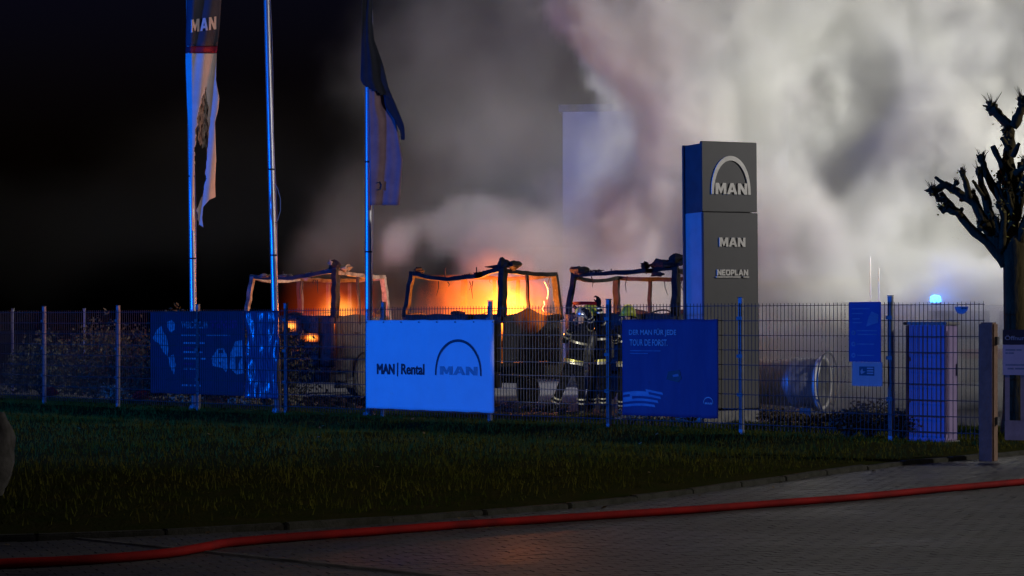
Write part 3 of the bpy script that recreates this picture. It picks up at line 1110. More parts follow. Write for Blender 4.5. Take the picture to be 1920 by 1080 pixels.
# rental banner
rb, t0 = sign_root('rental_banner', 692, -.075, 'white rental banner with dark lettering and arch emblem on the fence', 'banner')
def mk(px0):
    t0 = ft(px0)
    return (lambda px: ft(px) - t0), (lambda py, px: Z(py, fd(px)))
bx, bzf = mk(692)
cloth(MB(), 0, bx(932), .166, 1.695, .014, 3, 48, 32, .007).build('sheet', M['white_pvc'], rb, smooth=True, solid=.004)
YB = -.026
wy = bzf(702, 740)
words('lettering', 'MAN', bx(713), wy, YB, bx(746) - bx(713), bzf(682, 740) - wy, M['navy'], rb, .045)
MB().box((bx(750.5), YB - .002, wy - .03), (bx(752.5), YB, bzf(680, 750))).build('divider', M['navy'], rb)
words('lettering', 'Rental', bx(758), wy + .004, YB, bx(802) - bx(758), bzf(682.5, 780) - wy, M['maroon'], rb, .03)
arch(bx(822), bx(909), bzf(704, 865), bzf(636, 865), .03, .045, YB, M['navy'], rb, .002)
block_word('MAN', bx(831), bzf(703, 865), YB, bx(901) - bx(831), bzf(687, 865) - bzf(703, 865), M['navy_mid'], rb, .002, .06, 'lettering')
lay_on(rb, CLOTH[-1], YB)
for i in range(8):
    MB().tube([(.02 + (bx(932) - .04) * i / 7, -.018, 1.66), (.02 + (bx(932) - .04) * i / 7, -.008, 1.66)], .014, 8).build('eyelet', M['galv'], rb)

# tour banner
tb, t0 = sign_root('tour_banner', 1172, -.075, 'dark blue creased banner with two lines of pale capitals', 'banner')
bx, bzf = mk(1172)
wT = bx(1352)
cloth(MB(), 0, wT, .215, 1.69, .022, 8, 44, 26, .008).build('sheet', M['blue_pvc'], tb, smooth=True, solid=.004)
YB = -.045
z1 = bzf(631, 1220)
words('lettering', 'DER MAN FÜR JEDE', bx(1185), z1, YB, bx(1274) - bx(1185), bzf(616, 1230) - z1, M['pale_print'], tb, .022)
z1 = bzf(648.5, 1220)
words('lettering', 'TOUR DE FORST.', bx(1186), z1, YB, bx(1258) - bx(1186), bzf(636, 1220) - z1, M['pale_print'], tb, .022)
for py, xa, xb in ((657.5, 1187, 1245), (662.5, 1187, 1221)):
    MB().box((bx(xa), YB - .002, bzf(py + .7, 1200)), (bx(xb), YB, bzf(py - .7, 1200))).build('small_print', M['sign_print'], tb)
# printed motorway streaks and far red lorry
MB().grid(lambda a, b: (.02 + a * 1.0 * (1 - .2 * b), YB + .006 - .002 * b, .30 + b * .30 + .03 * math.sin(a * 4)), 20, 8, lambda a, b: (math.sin(b * 22 + a * 2) > .25) or a > .6 + .35 * b).build('road_print', M['blue_pvc_light'], tb)
MB().prism([(.86, .78), (.90, .90), (1.10, .93), (1.14, .80), (1.08, .74)], YB + .002, YB + .004).build('lorry_print', M['maroon'], tb)
MB().prism([(.98, .85), (1.08, .87), (1.09, .83), (.99, .82)], YB - .001, YB + .001).build('lorry_print', M['sign_print'], tb)
arch(bx(1324), bx(1343), bzf(756.5, 1333), bzf(744, 1333), .008, .014, YB, M['pale_print'], tb, .002)
block_word('MAN', bx(1327), bzf(758, 1333), YB, bx(1341) - bx(1327), .03, M['pale_print'], tb, .002, .08, 'lettering')

lay_on(tb, CLOTH[-1], YB)

# crumpled banner behind the wires, far left
lb, t0 = sign_root('crumpled_banner', 278, .05, 'crumpled dark banner hanging behind the fence wires between the flagpoles', 'banner')
bx, bzf = mk(278)
cloth(MB(), 0, bx(455), .29, 1.88, .022, 12, 60, 40, .004).build('sheet', M['left_pvc'], lb, smooth=True, solid=.004)
cloth(MB(), bx(457), bx(519), .26, 1.87, .07, 17, 30, 40, .07).build('crumpled_end', M['left_gloss'], lb, smooth=True, solid=.003)
YB = -.05
z1 = bzf(616, 360)
words('lettering', 'WERDE ZUM', bx(337), z1, YB, bx(386) - bx(337), bzf(603, 360) - z1, M['fade_print'], lb, .03)
MB().grid(lambda a, b: (bx(391) + a * (bx(441) - bx(391)), YB, bzf(615, 415) + b * .14), 44, 4, lambda a, b: (mnoise.noise(Vector((a * 22, b * 2.2, 4))) > .16)).build('faded_word', M['fade_red'], lb)
for py, xa, xb in ((628, 337, 372), (628, 384, 428), (643, 340, 382), (652, 339, 360), (660, 340, 376), (672, 340, 384), (682, 340, 362), (691, 340, 371), (722, 336, 375)):
    MB().grid(lambda a, b: (bx(xa) + a * (bx(xb) - bx(xa)), YB, bzf(py + 1.6, xa) + b * .032), 20, 1, lambda a, b: mnoise.noise(Vector((a * 17, py, 4))) > .3).build('small_print', M['fade_print'] if py not in (652, 682) else M['fade_red'], lb)
# printed figure in a pale shirt and two printed vehicles
def pp(pts, m, name):
    q = [(bx(x), bzf(y, x)) for x, y in pts]
    MB().prism(q, YB - .001, YB + .001).build(name, m, lb)
pp([(283, 634), (291, 618), (299, 611), (303, 622), (310, 632), (313, 655), (311, 668), (303, 660), (295, 643), (287, 640)], M['fade_print'], 'shirt_print')
pp([(310, 604), (318, 600), (325, 606), (324, 618), (317, 624), (311, 614)], M['fade_print'], 'face_print')
pp([(312, 670), (322, 664), (327, 684), (323, 702), (316, 688)], M['fade_print'], 'leg_print')
pp([(393, 672), (401, 660), (405, 654), (416, 653), (421, 664), (424, 690), (420, 698), (414, 690), (396, 686)], M['fade_print'], 'van_print')
pp([(397, 678), (410, 679), (410, 684), (398, 683)], M['navy'], 'grille_print')
pp([(404, 656), (414, 655.5), (416, 662), (403, 663)], M['navy'], 'window_print')
pp([(427, 690), (429, 660), (438, 640), (450, 638), (453, 700), (440, 702)], M['fade_print'], 'lorry_print')
pp([(437, 668), (451, 668), (451, 697), (438, 695)], M['navy'], 'grille_print')

lay_on(lb, CLOTH[-2], YB)

# information board
ib, t0 = sign_root('information_board', 1598, -.07, 'tall blue information board with white lower plate on the fence', 'sign')
bx, bzf = mk(1598)
MB().box((0, -.01, 1.087), (bx(1657), .0, 1.925)).build('blue_plate', M['sign_blue'], ib)
MB().box((bx(1603), -.012, .748), (bx(1660), -.004, 1.084)).build('white_plate', M['sign_white'], ib)
for py, xa, xb in ((579, 1603, 1636), (588, 1603, 1624), (598, 1604, 1618), (605, 1604, 1622), (620, 1612, 1650), (627, 1614, 1650), (645, 1612, 1645), (666, 1613, 1645)):
    MB().box((bx(xa), -.0135, bzf(py + .9, xa)), (bx(xb), -.0105, bzf(py - .9, xa))).build('text_line', M['sign_print'], ib)
MB().prism([(bx(1630), bzf(612, 1630)), (bx(1652), bzf(605, 1650)), (bx(1653), bzf(590, 1650)), (bx(1640), bzf(584, 1640)), (bx(1634), bzf(596, 1634))], -.0125, -.0105).build('picture', M['sign_print'], ib)
for py in (624, 645, 666):
    cx_, cz_ = bx(1606), bzf(py, 1606)
    MB().tube([(cx_, -.0105, cz_), (cx_, -.0135, cz_)], .034, 14).build('round_icon', M['sign_print'], ib)
    MB().tube([(cx_, -.0137, cz_), (cx_, -.0145, cz_)], .015, 8).build('icon_centre', M['sign_blue'], ib)
q0, q1, q2, q3 = bx(1617), bx(1645), bzf(704, 1630), bzf(687, 1630)
MB().box((q0, -.015, q2), (q1, -.0125, q3)).build('card_symbol', M['navy'], ib)
for k in range(3):
    z = q2 + .022 + k * .035
    MB().box((q0 + (q1 - q0) * .52, -.017, z), (q1 - .012, -.0152, z + .02)).build('card_bar', M['sign_white'], ib)
MB().prism([(q0 + .02, q2 + .06), (q0 + .05, q2 + .10), (q0 + .06, q2 + .06), (q0 + .10, q2 + .055), (q0 + .06, q2 + .03), (q0 + .03, q2 + .02)], -.017, -.0152).build('card_star', M['sign_white'], ib)
# half-round sticker near the end of the fence
sk, t0 = sign_root('round_sticker_plate', 1793, -.03, 'small half round plate near the end of the fence top', 'sign')
bx, bzf = mk(1793)
cxs, czs, rs = bx(1805), bzf(575, 1805), .10
MB().prism([(cxs + rs * math.cos(a_), czs + rs * math.sin(a_)) for a_ in [math.pi + math.pi * i / 12 for i in range(13)]], -.006, 0).build('plate', M['sticker'], sk)
for k in range(2):
    MB().box((cxs + .0 + k * .045, -.009, czs - .035), (cxs + .035 + k * .045, -.0065, czs - .008)).build('symbol', M['navy'], sk)

# ------------------------------------------------------------------ flagpoles, flags
def flagpole(px_base, px_top, label, loops=()):
    c = fpx(px_base, .45)
    # lean found from the shift of the pole between its foot and the top of the frame
    lean = ((px_top - px_base) / F * c.y) / (Z(0, c.y))
    r = empty('flagpole', c, 0, label, 'flagpole', 'flagpoles behind the fence')
    hh = 9.2
    pts = [(lean * z, 0, z) for z in (-.1, 2, 4, 6, 8, hh)]
    MB().tube(pts, [.068, .066, .062, .058, .053, .05], 16).build('pole', M['pole'], r, smooth=True)
    MB().lump((lean * (hh + .05), 0, hh + .05), (.075, .075, .06), 1, 0, 10, 6).build('finial', M['pole'], r, smooth=True)
    MB().tube([(0, 0, -.05), (0, 0, .06)], [.12, .10], 14).build('base_collar', M['galv'], r)
    rp_ = [(lean * z + .075 + .012 * math.sin(z * 2.1), -.03, z) for z in [1.2 + i * .5 for i in range(16)]]
    MB().tube(rp_, .005, 5).build('halyard', M['rope'], r)
    for z in (1.25, 2.9, 4.5):
        MB().tube([(lean * z, 0, z), (lean * z, 0, z + .03)], .071, 14).build('clip_ring', M['cordgrip'], r)
    for pts2 in loops:
        MB().tube([Vector((lean * p[2], 0, 0)) + Vector(p) for p in pts2], .008, 5).build('loose_cord', M['rope'], r)
    return c, lean


fc1, ln1 = flagpole(365, 354, 'flagpole carrying the torn white and navy flag')
zc = Z(385, fpx(521, .45).y)
fc2, ln2 = flagpole(521, 500, 'bare flagpole with a loose cord loop, no flag', loops=([(.07, -.05, zc + .40), (.12, -.06, zc + .30), (.165, -.06, zc + .12), (.16, -.06, zc - .1), (.10, -.05, zc - .28), (.06, -.05, zc - .33)], [(.0, -.08, zc + .3), (-.03, -.085, zc), (.0, -.08, zc - .4)]))
fc3, ln3 = flagpole(692, 690, 'flagpole carrying the limp dark flag in front of the smoke')


def flag_px(c, outline_l, outline_r, y0, y1, depth_fn, nx, ny, name, m, parent, skip=None):
    """cloth between a left and a right edge given in photograph pixels by row"""
    def edge(tab, y):
        for (ya, xa), (yb, xb) in zip(tab, tab[1:]):
            if ya <= y <= yb:
                return xa + (xb - xa) * (y - ya) / (yb - ya)
        return tab[-1][1] if y > tab[-1][0] else tab[0][1]
    def fn(a, b):
        y = y1 + (y0 - y1) * b
        xl, xr = edge(outline_l, y), edge(outline_r, y)
        d = c.y + depth_fn(a, y)
        p = P(xl + (xr - xl) * a, y, d)
        return p - c
    return MB().grid(fn, nx, ny, skip).build(name, m, parent, smooth=True, solid=.003)


# torn flag of the first pole
f1 = empty('torn_flag', fc1, 0, 'scorched torn flag with navy top, red stripe and white lower half', 'flag', 'flags')
L1 = [(-60, 352), (60, 349), (110, 348), (200, 351), (260, 355), (330, 356), (385, 358), (430, 359)]
R1 = [(-60, 418), (0, 415), (60, 411), (100, 406), (150, 405), (185, 411), (205, 409), (230, 403), (300, 405), (345, 403), (372, 404)]
dep1 = lambda a, y: -.30 + (.42 * (a - .16) if a > .16 else 1.0 * (.16 - a)) - .035 * math.sin(a * 11 + y * .018) - .03 * math.sin(y * .035)
edge1 = lambda a: 97 - 9 * a
flag_px(fc1, L1, R1, -60, 86, dep1, 16, 16, 'navy_cloth', M['flag_navy'], f1)
flag_px(fc1, L1, R1, 87, 99, lambda a, y: dep1(a, y), 16, 2, 'red_stripe', M['flag_red'], f1)
def tab(t, y):
    for (ya, xa), (yb, xb) in zip(t, t[1:]):
        if ya <= y <= yb:
            return xa + (xb - xa) * (y - ya) / (yb - ya)
    return t[-1][1] if y > t[-1][0] else t[0][1]


R1B = R1[:-1] + [(370, 404), (374, 393), (388, 381), (410, 379), (424, 381), (432, 381)]
TL = [(160, 386), (200, 389), (255, 390), (300, 388), (345, 384), (370, 378), (395, 369), (425, 373)]
LS = [(160, 386), (205, 373), (262, 366), (330, 364), (385, 363), (430, 364)]


def zone(x, y):
    r = 6.5 * mnoise.noise(Vector((x * .14, y * .07, 2)))
    if y < 163 or x < tab(LS, y) + r * .5 or (x > tab(TL, y) + r * .6 and y < 423 + r):
        return 'white'
    lim = 268 + 30 * mnoise.noise(Vector((x * .16, 3, 1))) + (x - 370) * .8
    if y < lim and not mnoise.noise(Vector((x * .25, y * .045, 7))) > .42:
        return 'burnt'
    return 'hole'


def xy1(a, b):
    y = 432 + (100 - 432) * b
    return tab(L1, y) + (tab(R1B, y) - tab(L1, y)) * a, y


dep1b = lambda a, y: dep1((tab(L1, y) + (tab(R1B, y) - tab(L1, y)) * a - 350) / 60.0, y)
flag_px(fc1, L1, R1B, 100, 432, dep1b, 44, 190, 'white_cloth', M['flag_white'], f1, lambda a, b: zone(*xy1(a, b)) != 'white')
flag_px(fc1, L1, R1B, 100, 432, lambda a, y: dep1b(a, y) + .004, 44, 190, 'scorched_cloth', M['flag_burnt'], f1, lambda a, b: zone(*xy1(a, b)) != 'burnt')
# the lettering on its navy part follows the cloth
lt = polys('lettering', [[(x_ + o_, y_) for x_, y_ in s_] for c_, o_ in (('M', 0), ('A', 1.25), ('N', 2.45)) for s_ in LET[c_][1]], 0.0)
bm = bmesh.new(); bm.from_mesh(lt)
bmesh.ops.subdivide_edges(bm, edges=bm.edges, cuts=2)
bm.to_mesh(lt); bm.free()
for v in lt.vertices:
    a = .13 + v.co.x / 3.45 * .78
    y = 62 - v.co.y * 24 - a * 8
    xl, xr = 350, 411
    p = P(xl + (xr - xl) * a, y, fc1.y + dep1(a, y) - .03) - fc1
    v.co = p
link('lettering', lt, M['flag_white'], f1, .002)

# limp flag of the third pole
f3 = empty('limp_flag', fc3, 0, 'limp dark flag with a lilac lower half, beside the smoke', 'flag', 'flags')
L3 = [(-40, 678), (60, 678), (150, 676), (175, 690), (400, 693)]
R3 = [(-40, 700), (40, 698), (75, 702), (120, 718), (165, 729), (200, 744), (235, 758), (300, 755), (395, 749)]
dep3 = lambda a, y: -.30 + .16 * a + .022 * math.sin(a * 7.5 + y * .012) + .008 * math.sin(a * 17 + y * .02)
flag_px(fc3, L3, R3, -40, 190, dep3, 20, 60, 'dark_cloth', M['flag_dark'], f3, lambda a, b: (190 - 230 * b) > 160 + 30 * a + 5 * mnoise.noise(Vector((a * 6, 1, 1))))
flag_px(fc3, [(148, 690), (395, 694)], [(148, 712), (170, 720), (200, 724), (225, 742), (300, 755), (395, 749)], 149, 394, lambda a, y: dep3(a, y) + (.015 if y < 200 else 0), 16, 26, 'lilac_cloth', M['flag_lilac'], f3,
        lambda a, b: (394 - 223 * b) > 384 + 14 * mnoise.noise(Vector((a * 5, 2, 2))))
flag_px(fc3, [(170, 718), (200, 722), (225, 740), (250, 752)], [(170, 731), (200, 744), (235, 758), (250, 759)], 171, 262, lambda a, y: dep3(.8 + .2 * a, y) - .01, 6, 12, 'dark_fold', M['flag_dark'], f3)
# small curled mark on the lilac cloth
MB().tube([P(x_, y_, fc3.y + dep3((x_ - 694) / 58, y_) - .01) - fc3 for x_, y_ in ((707, 343), (712, 341), (715, 347), (713, 355), (708, 356))], .012, 5).build('printed_mark', M['flag_navy'], f3)

# ------------------------------------------------------------------ people
def skin_body(name, J, E, m, parent):
    names = list(J)
    idx = {k: i for i, k in enumerate(names)}
    me = bpy.data.meshes.new(name)
    me.from_pydata([J[k][0] for k in names], [(idx[a], idx[b]) for a, b in E], [])
    ob = bpy.data.objects.new(name, me)
    COL.objects.link(ob)
    md = ob.modifiers.new('skin', 'SKIN')
    md.use_smooth_shade = True
    if not me.skin_vertices:
        bpy.context.view_layer.objects.active = ob
        bpy.ops.mesh.customdata_skin_add()
    for k in names:
        sv = me.skin_vertices[0].data[idx[k]]
        r = J[k][1]
        sv.radius = (r, r) if not isinstance(r, tuple) else r
        sv.use_root = (k == 'pelvis')
    sd = ob.modifiers.new('sub', 'SUBSURF')
    sd.levels = sd.render_levels = 2
    bpy.context.view_layer.update()
    dg = bpy.context.evaluated_depsgraph_get()
    me2 = bpy.data.meshes.new_from_object(ob.evaluated_get(dg))
    bpy.data.objects.remove(ob)
    me2.name = name
    me2.polygons.foreach_set('use_smooth', [True] * len(me2.polygons))
    return link(name, me2, m, parent)


def band(p0, p1, k0, k1, r, m, parent, name='reflective_band', sq=1.0):
    p0, p1 = Vector(p0), Vector(p1)
    a, b = p0.lerp(p1, k0), p0.lerp(p1, k1)
    o = MB().tube([a, b], r, 14, cap=False).build(name, m, parent, smooth=True)
    return o


def glove(p, direction, up, parent):
    p, d, u = Vector(p), Vector(direction).normalized(), Vector(up).normalized()
    u = (u - d * u.dot(d)).normalized()
    s_ = d.cross(u)
    b = MB()
    b.tube([p - d * .05, p, p + d * .05, p + d * .09], [.038, .05, .052, .040], 8)
    for i, (o_, ln_) in enumerate(((-.036, .065), (-.012, .078), (.012, .074), (.036, .058))):
        q = p + d * .085 + s_ * o_
        b.tube([q, q + d * ln_ * .5 + u * .012, q + d * ln_ * .75 + u * .045, q + d * ln_ * .6 + u * .07], [.0125, .012, .011, .009], 6)
    q = p + s_ * -.045 + d * .01
    b.tube([q, q - s_ * .03 + d * .03 + u * .02, q - s_ * .025 + d * .06 + u * .045], [.015, .014, .011], 6)
    return b.build('glove', M['turnout'], parent, smooth=True)


def helmet(c, face, m, parent):
    c = Vector(c)
    f = Vector(face).normalized()
    b = MB()
    n, mm = 16, 7
    side = f.cross(Vector((0, 0, 1))).normalized()
    def fn(a, t):
        ph = a * 2 * math.pi
        th = t * math.pi * .56
        d = f * math.cos(ph) * math.sin(th) * .155 + side * math.sin(ph) * math.sin(th) * .132 + Vector((0, 0, 1)) * math.cos(th) * .150
        drop = -.05 * max(0, -math.cos(ph)) * (t ** 4)
        return c + d + Vector((0, 0, drop))
    b.grid(fn, n, mm)
    h = b.build('helmet', m, parent, smooth=True, solid=.008)
    br = MB()
    br.grid(lambda a, t: c + f * math.cos(a * 6.2832) * (.15 + t * .035) + side * math.sin(a * 6.2832) * (.13 + t * .02) + Vector((0, 0, -.028 - .012 * t - .05 * max(0, -math.cos(a * 6.2832)))), 18, 1)
    br.build('brim', m, h, smooth=True, solid=.006)
    cr_ = MB().tube([c + f * math.cos(a_) * .158 + Vector((0, 0, .02 + math.sin(a_) * .135)) for a_ in [math.pi * i / 8 for i in range(9)]], .012, 6).build('crest', M['reflex_y'], h)
    return h


def fighter(loc_px, d, scale_uv, joints, label, helm, face, tank=True):
    """joints are (u, v, depth) in the enlarged crop of the photograph; u0,v0 is the ground point between the feet"""
    u0, v0 = loc_px
    k = d / F / 4.155
    base = P(1000 + u0 / 4.155, 540 + v0 / 4.155, d)
    base.z = -.03
    root = empty('person', base, 0, label, 'person', 'firefighters at work behind the fence')
    W = lambda j: Vector(((j[0] - u0) * k, j[2], (v0 - j[1]) * k))
    J = {n: (tuple(W(j[:3])), j[3]) for n, j in joints.items()}
    E = [('pelvis', 'waist'), ('waist', 'chest'), ('chest', 'neck'), ('neck', 'head'), ('head', 'crown'),
         ('pelvis', 'hip_l'), ('hip_l', 'knee_l'), ('knee_l', 'ankle_l'), ('ankle_l', 'toe_l'),
         ('pelvis', 'hip_r'), ('hip_r', 'knee_r'), ('knee_r', 'ankle_r'), ('ankle_r', 'toe_r'),
         ('chest', 'sh_l'), ('sh_l', 'el_l'), ('el_l', 'wr_l'), ('chest', 'sh_r'), ('sh_r', 'el_r'), ('el_r', 'wr_r')]
    skin_body('body', J, E, M['turnout'], root)
    g_ = lambda n: Vector(J[n][0])
    rr = lambda n: (J[n][1] if not isinstance(J[n][1], tuple) else max(J[n][1]))
    for s_ in 'lr':
        band(g_('knee_' + s_), g_('ankle_' + s_), .58, .66, rr('ankle_' + s_) * 1.28, M['reflex'], root)
        band(g_('knee_' + s_), g_('ankle_' + s_), .80, .88, rr('ankle_' + s_) * 1.22, M['reflex'], root)
        band(g_('el_' + s_), g_('wr_' + s_), .45, .58, rr('wr_' + s_) * 1.30, M['reflex'], root)
        band(g_('el_' + s_), g_('wr_' + s_), .80, .92, rr('wr_' + s_) * 1.22, M['reflex'], root)
        band(g_('sh_' + s_), g_('el_' + s_), .45, .62, rr('el_' + s_) * 1.18, M['reflex'], root)
        dr_ = g_('wr_' + s_) - g_('el_' + s_)
        glove(g_('wr_' + s_) + dr_.normalized() * .05, dr_, Vector((-.6, -.5, .4)), root)
        # boot
        a_, t_ = g_('ankle_' + s_), g_('toe_' + s_)
        b = MB()
        b.tube([a_ + Vector((0, 0, .12)), a_ + Vector((0, 0, 0)), a_ + Vector((0, 0, -.06))], [.07, .068, .07], 10)
        b.tube([a_ + Vector((0, .03, -.06)), a_.lerp(t_, .5) + Vector((0, 0, -.045)), t_ + Vector((0, 0, -.03))], [.055, .055, .042], 10)
        b.build('boot', M['boot'], root, smooth=True)
    # jacket hem bands and a chest band
    for kk, mm in ((.05, 'reflex'), (.30, 'reflex_y')):
        p = g_('pelvis').lerp(g_('waist'), kk)
        ax = (g_('waist') - g_('pelvis')).normalized()
        band(p - ax * .022, p + ax * .022, 0, 1, rr('pelvis') * 1.12, M[mm], root)
    ax = (g_('chest') - g_('waist')).normalized()
    p = g_('waist').lerp(g_('chest'), .72)
    band(p - ax * .02, p + ax * .02, 0, 1, rr('chest') * 1.04, M['reflex'], root)
    f = Vector(face).normalized()
    hd = g_('head')
    b = MB().lump(hd + f * .05 + Vector((0, 0, -.02)), (.085, .085, .105), 2, .05, 12, 8)
    b.lump(hd + f * .135 + Vector((0, 0, -.03)), (.018, .018, .025), 1, .0, 6, 5)
    b.build('face', M['skin'], root, smooth=True)
    b = MB().lump(hd + f * .085 + Vector((0, 0, -.03)), (.065, .065, .07), 5, .05, 10, 7)
    mk_ = b.build('breathing_mask', M['boot'], root, smooth=True)
    MB().tube([hd + f * .14 + Vector((0, 0, -.06)), hd + f * .19 + Vector((0, 0, -.07))], .028, 10).build('mask_valve', M['clamp'], mk_)
    helmet(hd + Vector((0, 0, .055)), face, helm, root)
    if tank:
        c = g_('waist').lerp(g_('chest'), .55) - f * (rr('chest') + .07)
        ax = (g_('chest') - g_('waist')).normalized()
        t = MB().tube([c - ax * .28, c - ax * .24, c + ax * .20, c + ax * .26, c + ax * .31], [.04, .085, .085, .05, .02], 12).build('air_cylinder', M['cylinder'], root, smooth=True)
        MB().beam([c - ax * .26 + f * .07, c + ax * .26 + f * .07], .26, .03).build('carrying_plate', M['boot'], t)
    return root, J, base


# stooping figure in front
jA = {
    'pelvis': (312, 585, 0, (.165, .15)), 'waist': (325, 520, 0, .15), 'chest': (360, 380, -.03, (.175, .15)), 'neck': (388, 290, -.05, .07),
    'head': (392, 235, -.07, .095), 'crown': (396, 195, -.07, .06),
    'hip_l': (275, 620, -.05, .11), 'knee_l': (222, 760, -.10, .085), 'ankle_l': (165, 905, .02, .072), 'toe_l': (130, 945, -.10, .045),
    'hip_r': (352, 625, .04, .11), 'knee_r': (378, 770, .02, .085), 'ankle_r': (375, 920, .08, .072), 'toe_r': (372, 960, -.12, .045),
    'sh_l': (290, 330, -.02, .085), 'el_l': (238, 420, -.16, .068), 'wr_l': (280, 330, -.34, .052),
    'sh_r': (425, 325, -.05, .085), 'el_r': (462, 285, -.24, .066), 'wr_r': (425, 215, -.40, .05),
}
fighter((270, 985), 35.2, 1, jA, 'firefighter with silver helmet striding low with reflective bands, nearest the middle cab', M['helmet_s'], (-.85, -.1, .15))
# upright figure with one arm raised to hold the hose
jB = {
    'pelvis': (500, 600, 0, (.15, .14)), 'waist': (498, 520, 0, .145), 'chest': (490, 370, 0, (.175, .14)), 'neck': (470, 280, -.02, .07),
    'head': (452, 225, -.03, .095), 'crown': (446, 190, -.03, .06),
    'hip_l': (470, 630, -.02, .105), 'knee_l': (462, 780, -.08, .085), 'ankle_l': (455, 920, .03, .072), 'toe_l': (430, 962, -.1, .045),
    'hip_r': (530, 630, .03, .105), 'knee_r': (540, 780, .0, .085), 'ankle_r': (545, 920, .08, .072), 'toe_r': (535, 962, -.08, .045),
    'sh_l': (430, 330, -.08, .085), 'el_l': (410, 420, -.22, .066), 'wr_l': (380, 340, -.34, .052),
    'sh_r': (545, 320, 0, .085), 'el_r': (520, 250, -.12, .068), 'wr_r': (508, 150, -.18, .052),
}
rootB, JB, baseB = fighter((500, 985), 35.9, 1, jB, 'dark upright firefighter raising one gloved arm to the hose', M['helmet_y'], (-.9, -.2, .1))
jC = {
    'pelvis': (720, 600, 0, (.155, .14)), 'waist': (718, 520, 0, .145), 'chest': (715, 370, 0, (.18, .15)), 'neck': (725, 270, 0, .07),
    'head': (738, 215, -.02, .095), 'crown': (744, 180, -.02, .06),
    'hip_l': (690, 630, -.02, .105), 'knee_l': (688, 780, -.08, .085), 'ankle_l': (688, 925, .02, .072), 'toe_l': (672, 965, -.12, .045),
    'hip_r': (755, 630, .03, .105), 'knee_r': (765, 780, .0, .085), 'ankle_r': (772, 920, .06, .072), 'toe_r': (765, 962, -.1, .045),
    'sh_l': (650, 320, -.05, .085), 'el_l': (640, 430, -.20, .068), 'wr_l': (625, 375, -.38, .052),
    'sh_r': (790, 325, 0, .085), 'el_r': (810, 430, -.1, .068), 'wr_r': (790, 500, -.26, .052),
}
fighter((725, 985), 35.0, 1, jC, 'firefighter with yellow helmet half hidden by the dark blue banner', M['helmet_y'], (-.7, -.5, .0))
# hose held up by the raised hand
hs = [P(1000 + u / 4.155, 540 + v / 4.155, dd) for u, v, dd in ((318, 120, 36.3), (380, 118, 36.0), (440, 118, 35.8), (490, 120, 35.7), (500, 130, 35.75))]
o = MB().tube(hs, .034, 8).build('attack_hose', M['hose'], smooth=True)
tag(o, 'short stretch of red hose held up in the raised glove', 'hose')
hs = [P(1000 + u / 4.155, 540 + v / 4.155, dd) for u, v, dd in ((318, 145, 36.1), (345, 175, 35.8), (400, 215, 35.5), (440, 240, 35.4), (470, 300, 35.4), (480, 420, 35.45), (450, 700, 35.3), (400, 960, 35.2), (330, 992, 35.1), (200, 990, 34.9))]
hs = [Vector((p.x, p.y, max(p.z, .0))) for p in hs]
o = MB().tube(hs, .032, 8).build('branch_line', M['turnout'], smooth=True)
tag(o, 'dark hose line running down between the firefighters', 'hose')

# ------------------------------------------------------------------ red hose across the road
HP = [(-140, 1060), (0, 1053), (160, 1046), (300, 1035), (380, 1023), (430, 1014), (560, 1003), (700, 993), (860, 981), (1060, 968), (1280, 954), (1440, 942), (1600, 930), (1760, 915), (1920, 901), (2080, 888), (2300, 872), (2600, 855)]
hp = []
for px, py in HP:
    d = ground_d(py, ROAD + .05)
    hp.append(Vector(((px - 960) / F * d, d, ROAD + .044)))
sm = []
for i in range(len(hp) - 1):
    p0, p1, p2, p3 = hp[max(i - 1, 0)], hp[i], hp[i + 1], hp[min(i + 2, len(hp) - 1)]
    for q in range(8):
        t = q / 8
        v = .5 * ((2 * p1) + (p2 - p0) * t + (2 * p0 - 5 * p1 + 4 * p2 - p3) * t * t + (3 * p1 - p0 - 3 * p2 + p3) * t ** 3)
        sm.append(v)
hb = MB().tube(sm, [.040 + .0025 * mnoise.noise(Vector((i * .35, 0, 0))) for i in range(len(sm))], 14)
for i, v in enumerate(hb.v):
    hb.v[i] = (v[0], v[1], ROAD + .036 + (v[2] - ROAD - .044) * .86)
hose = hb.build('fire_hose', M['hose'], smooth=True)
tag(hose, 'thick red fire hose lying across the wet paving', 'hose')

# ------------------------------------------------------------------ cabinet, gate post, gate and its board
cc = Vector(((1773 - 960) / F * 26.35, 26.35, 0))
cab = empty('utility_cabinet', cc, R(-37), 'tall grey utility cabinet with flat cap behind the fence end', 'cabinet')
ch_ = 1.60
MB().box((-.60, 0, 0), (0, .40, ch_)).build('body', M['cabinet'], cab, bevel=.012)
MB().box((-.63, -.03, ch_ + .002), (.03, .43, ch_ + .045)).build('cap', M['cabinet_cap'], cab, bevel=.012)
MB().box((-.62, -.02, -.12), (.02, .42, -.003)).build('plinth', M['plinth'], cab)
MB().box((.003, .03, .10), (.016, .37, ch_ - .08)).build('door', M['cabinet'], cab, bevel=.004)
MB().box((.017, .30, .9), (.035, .33, 1.06)).build('handle', M['clamp'], cab)

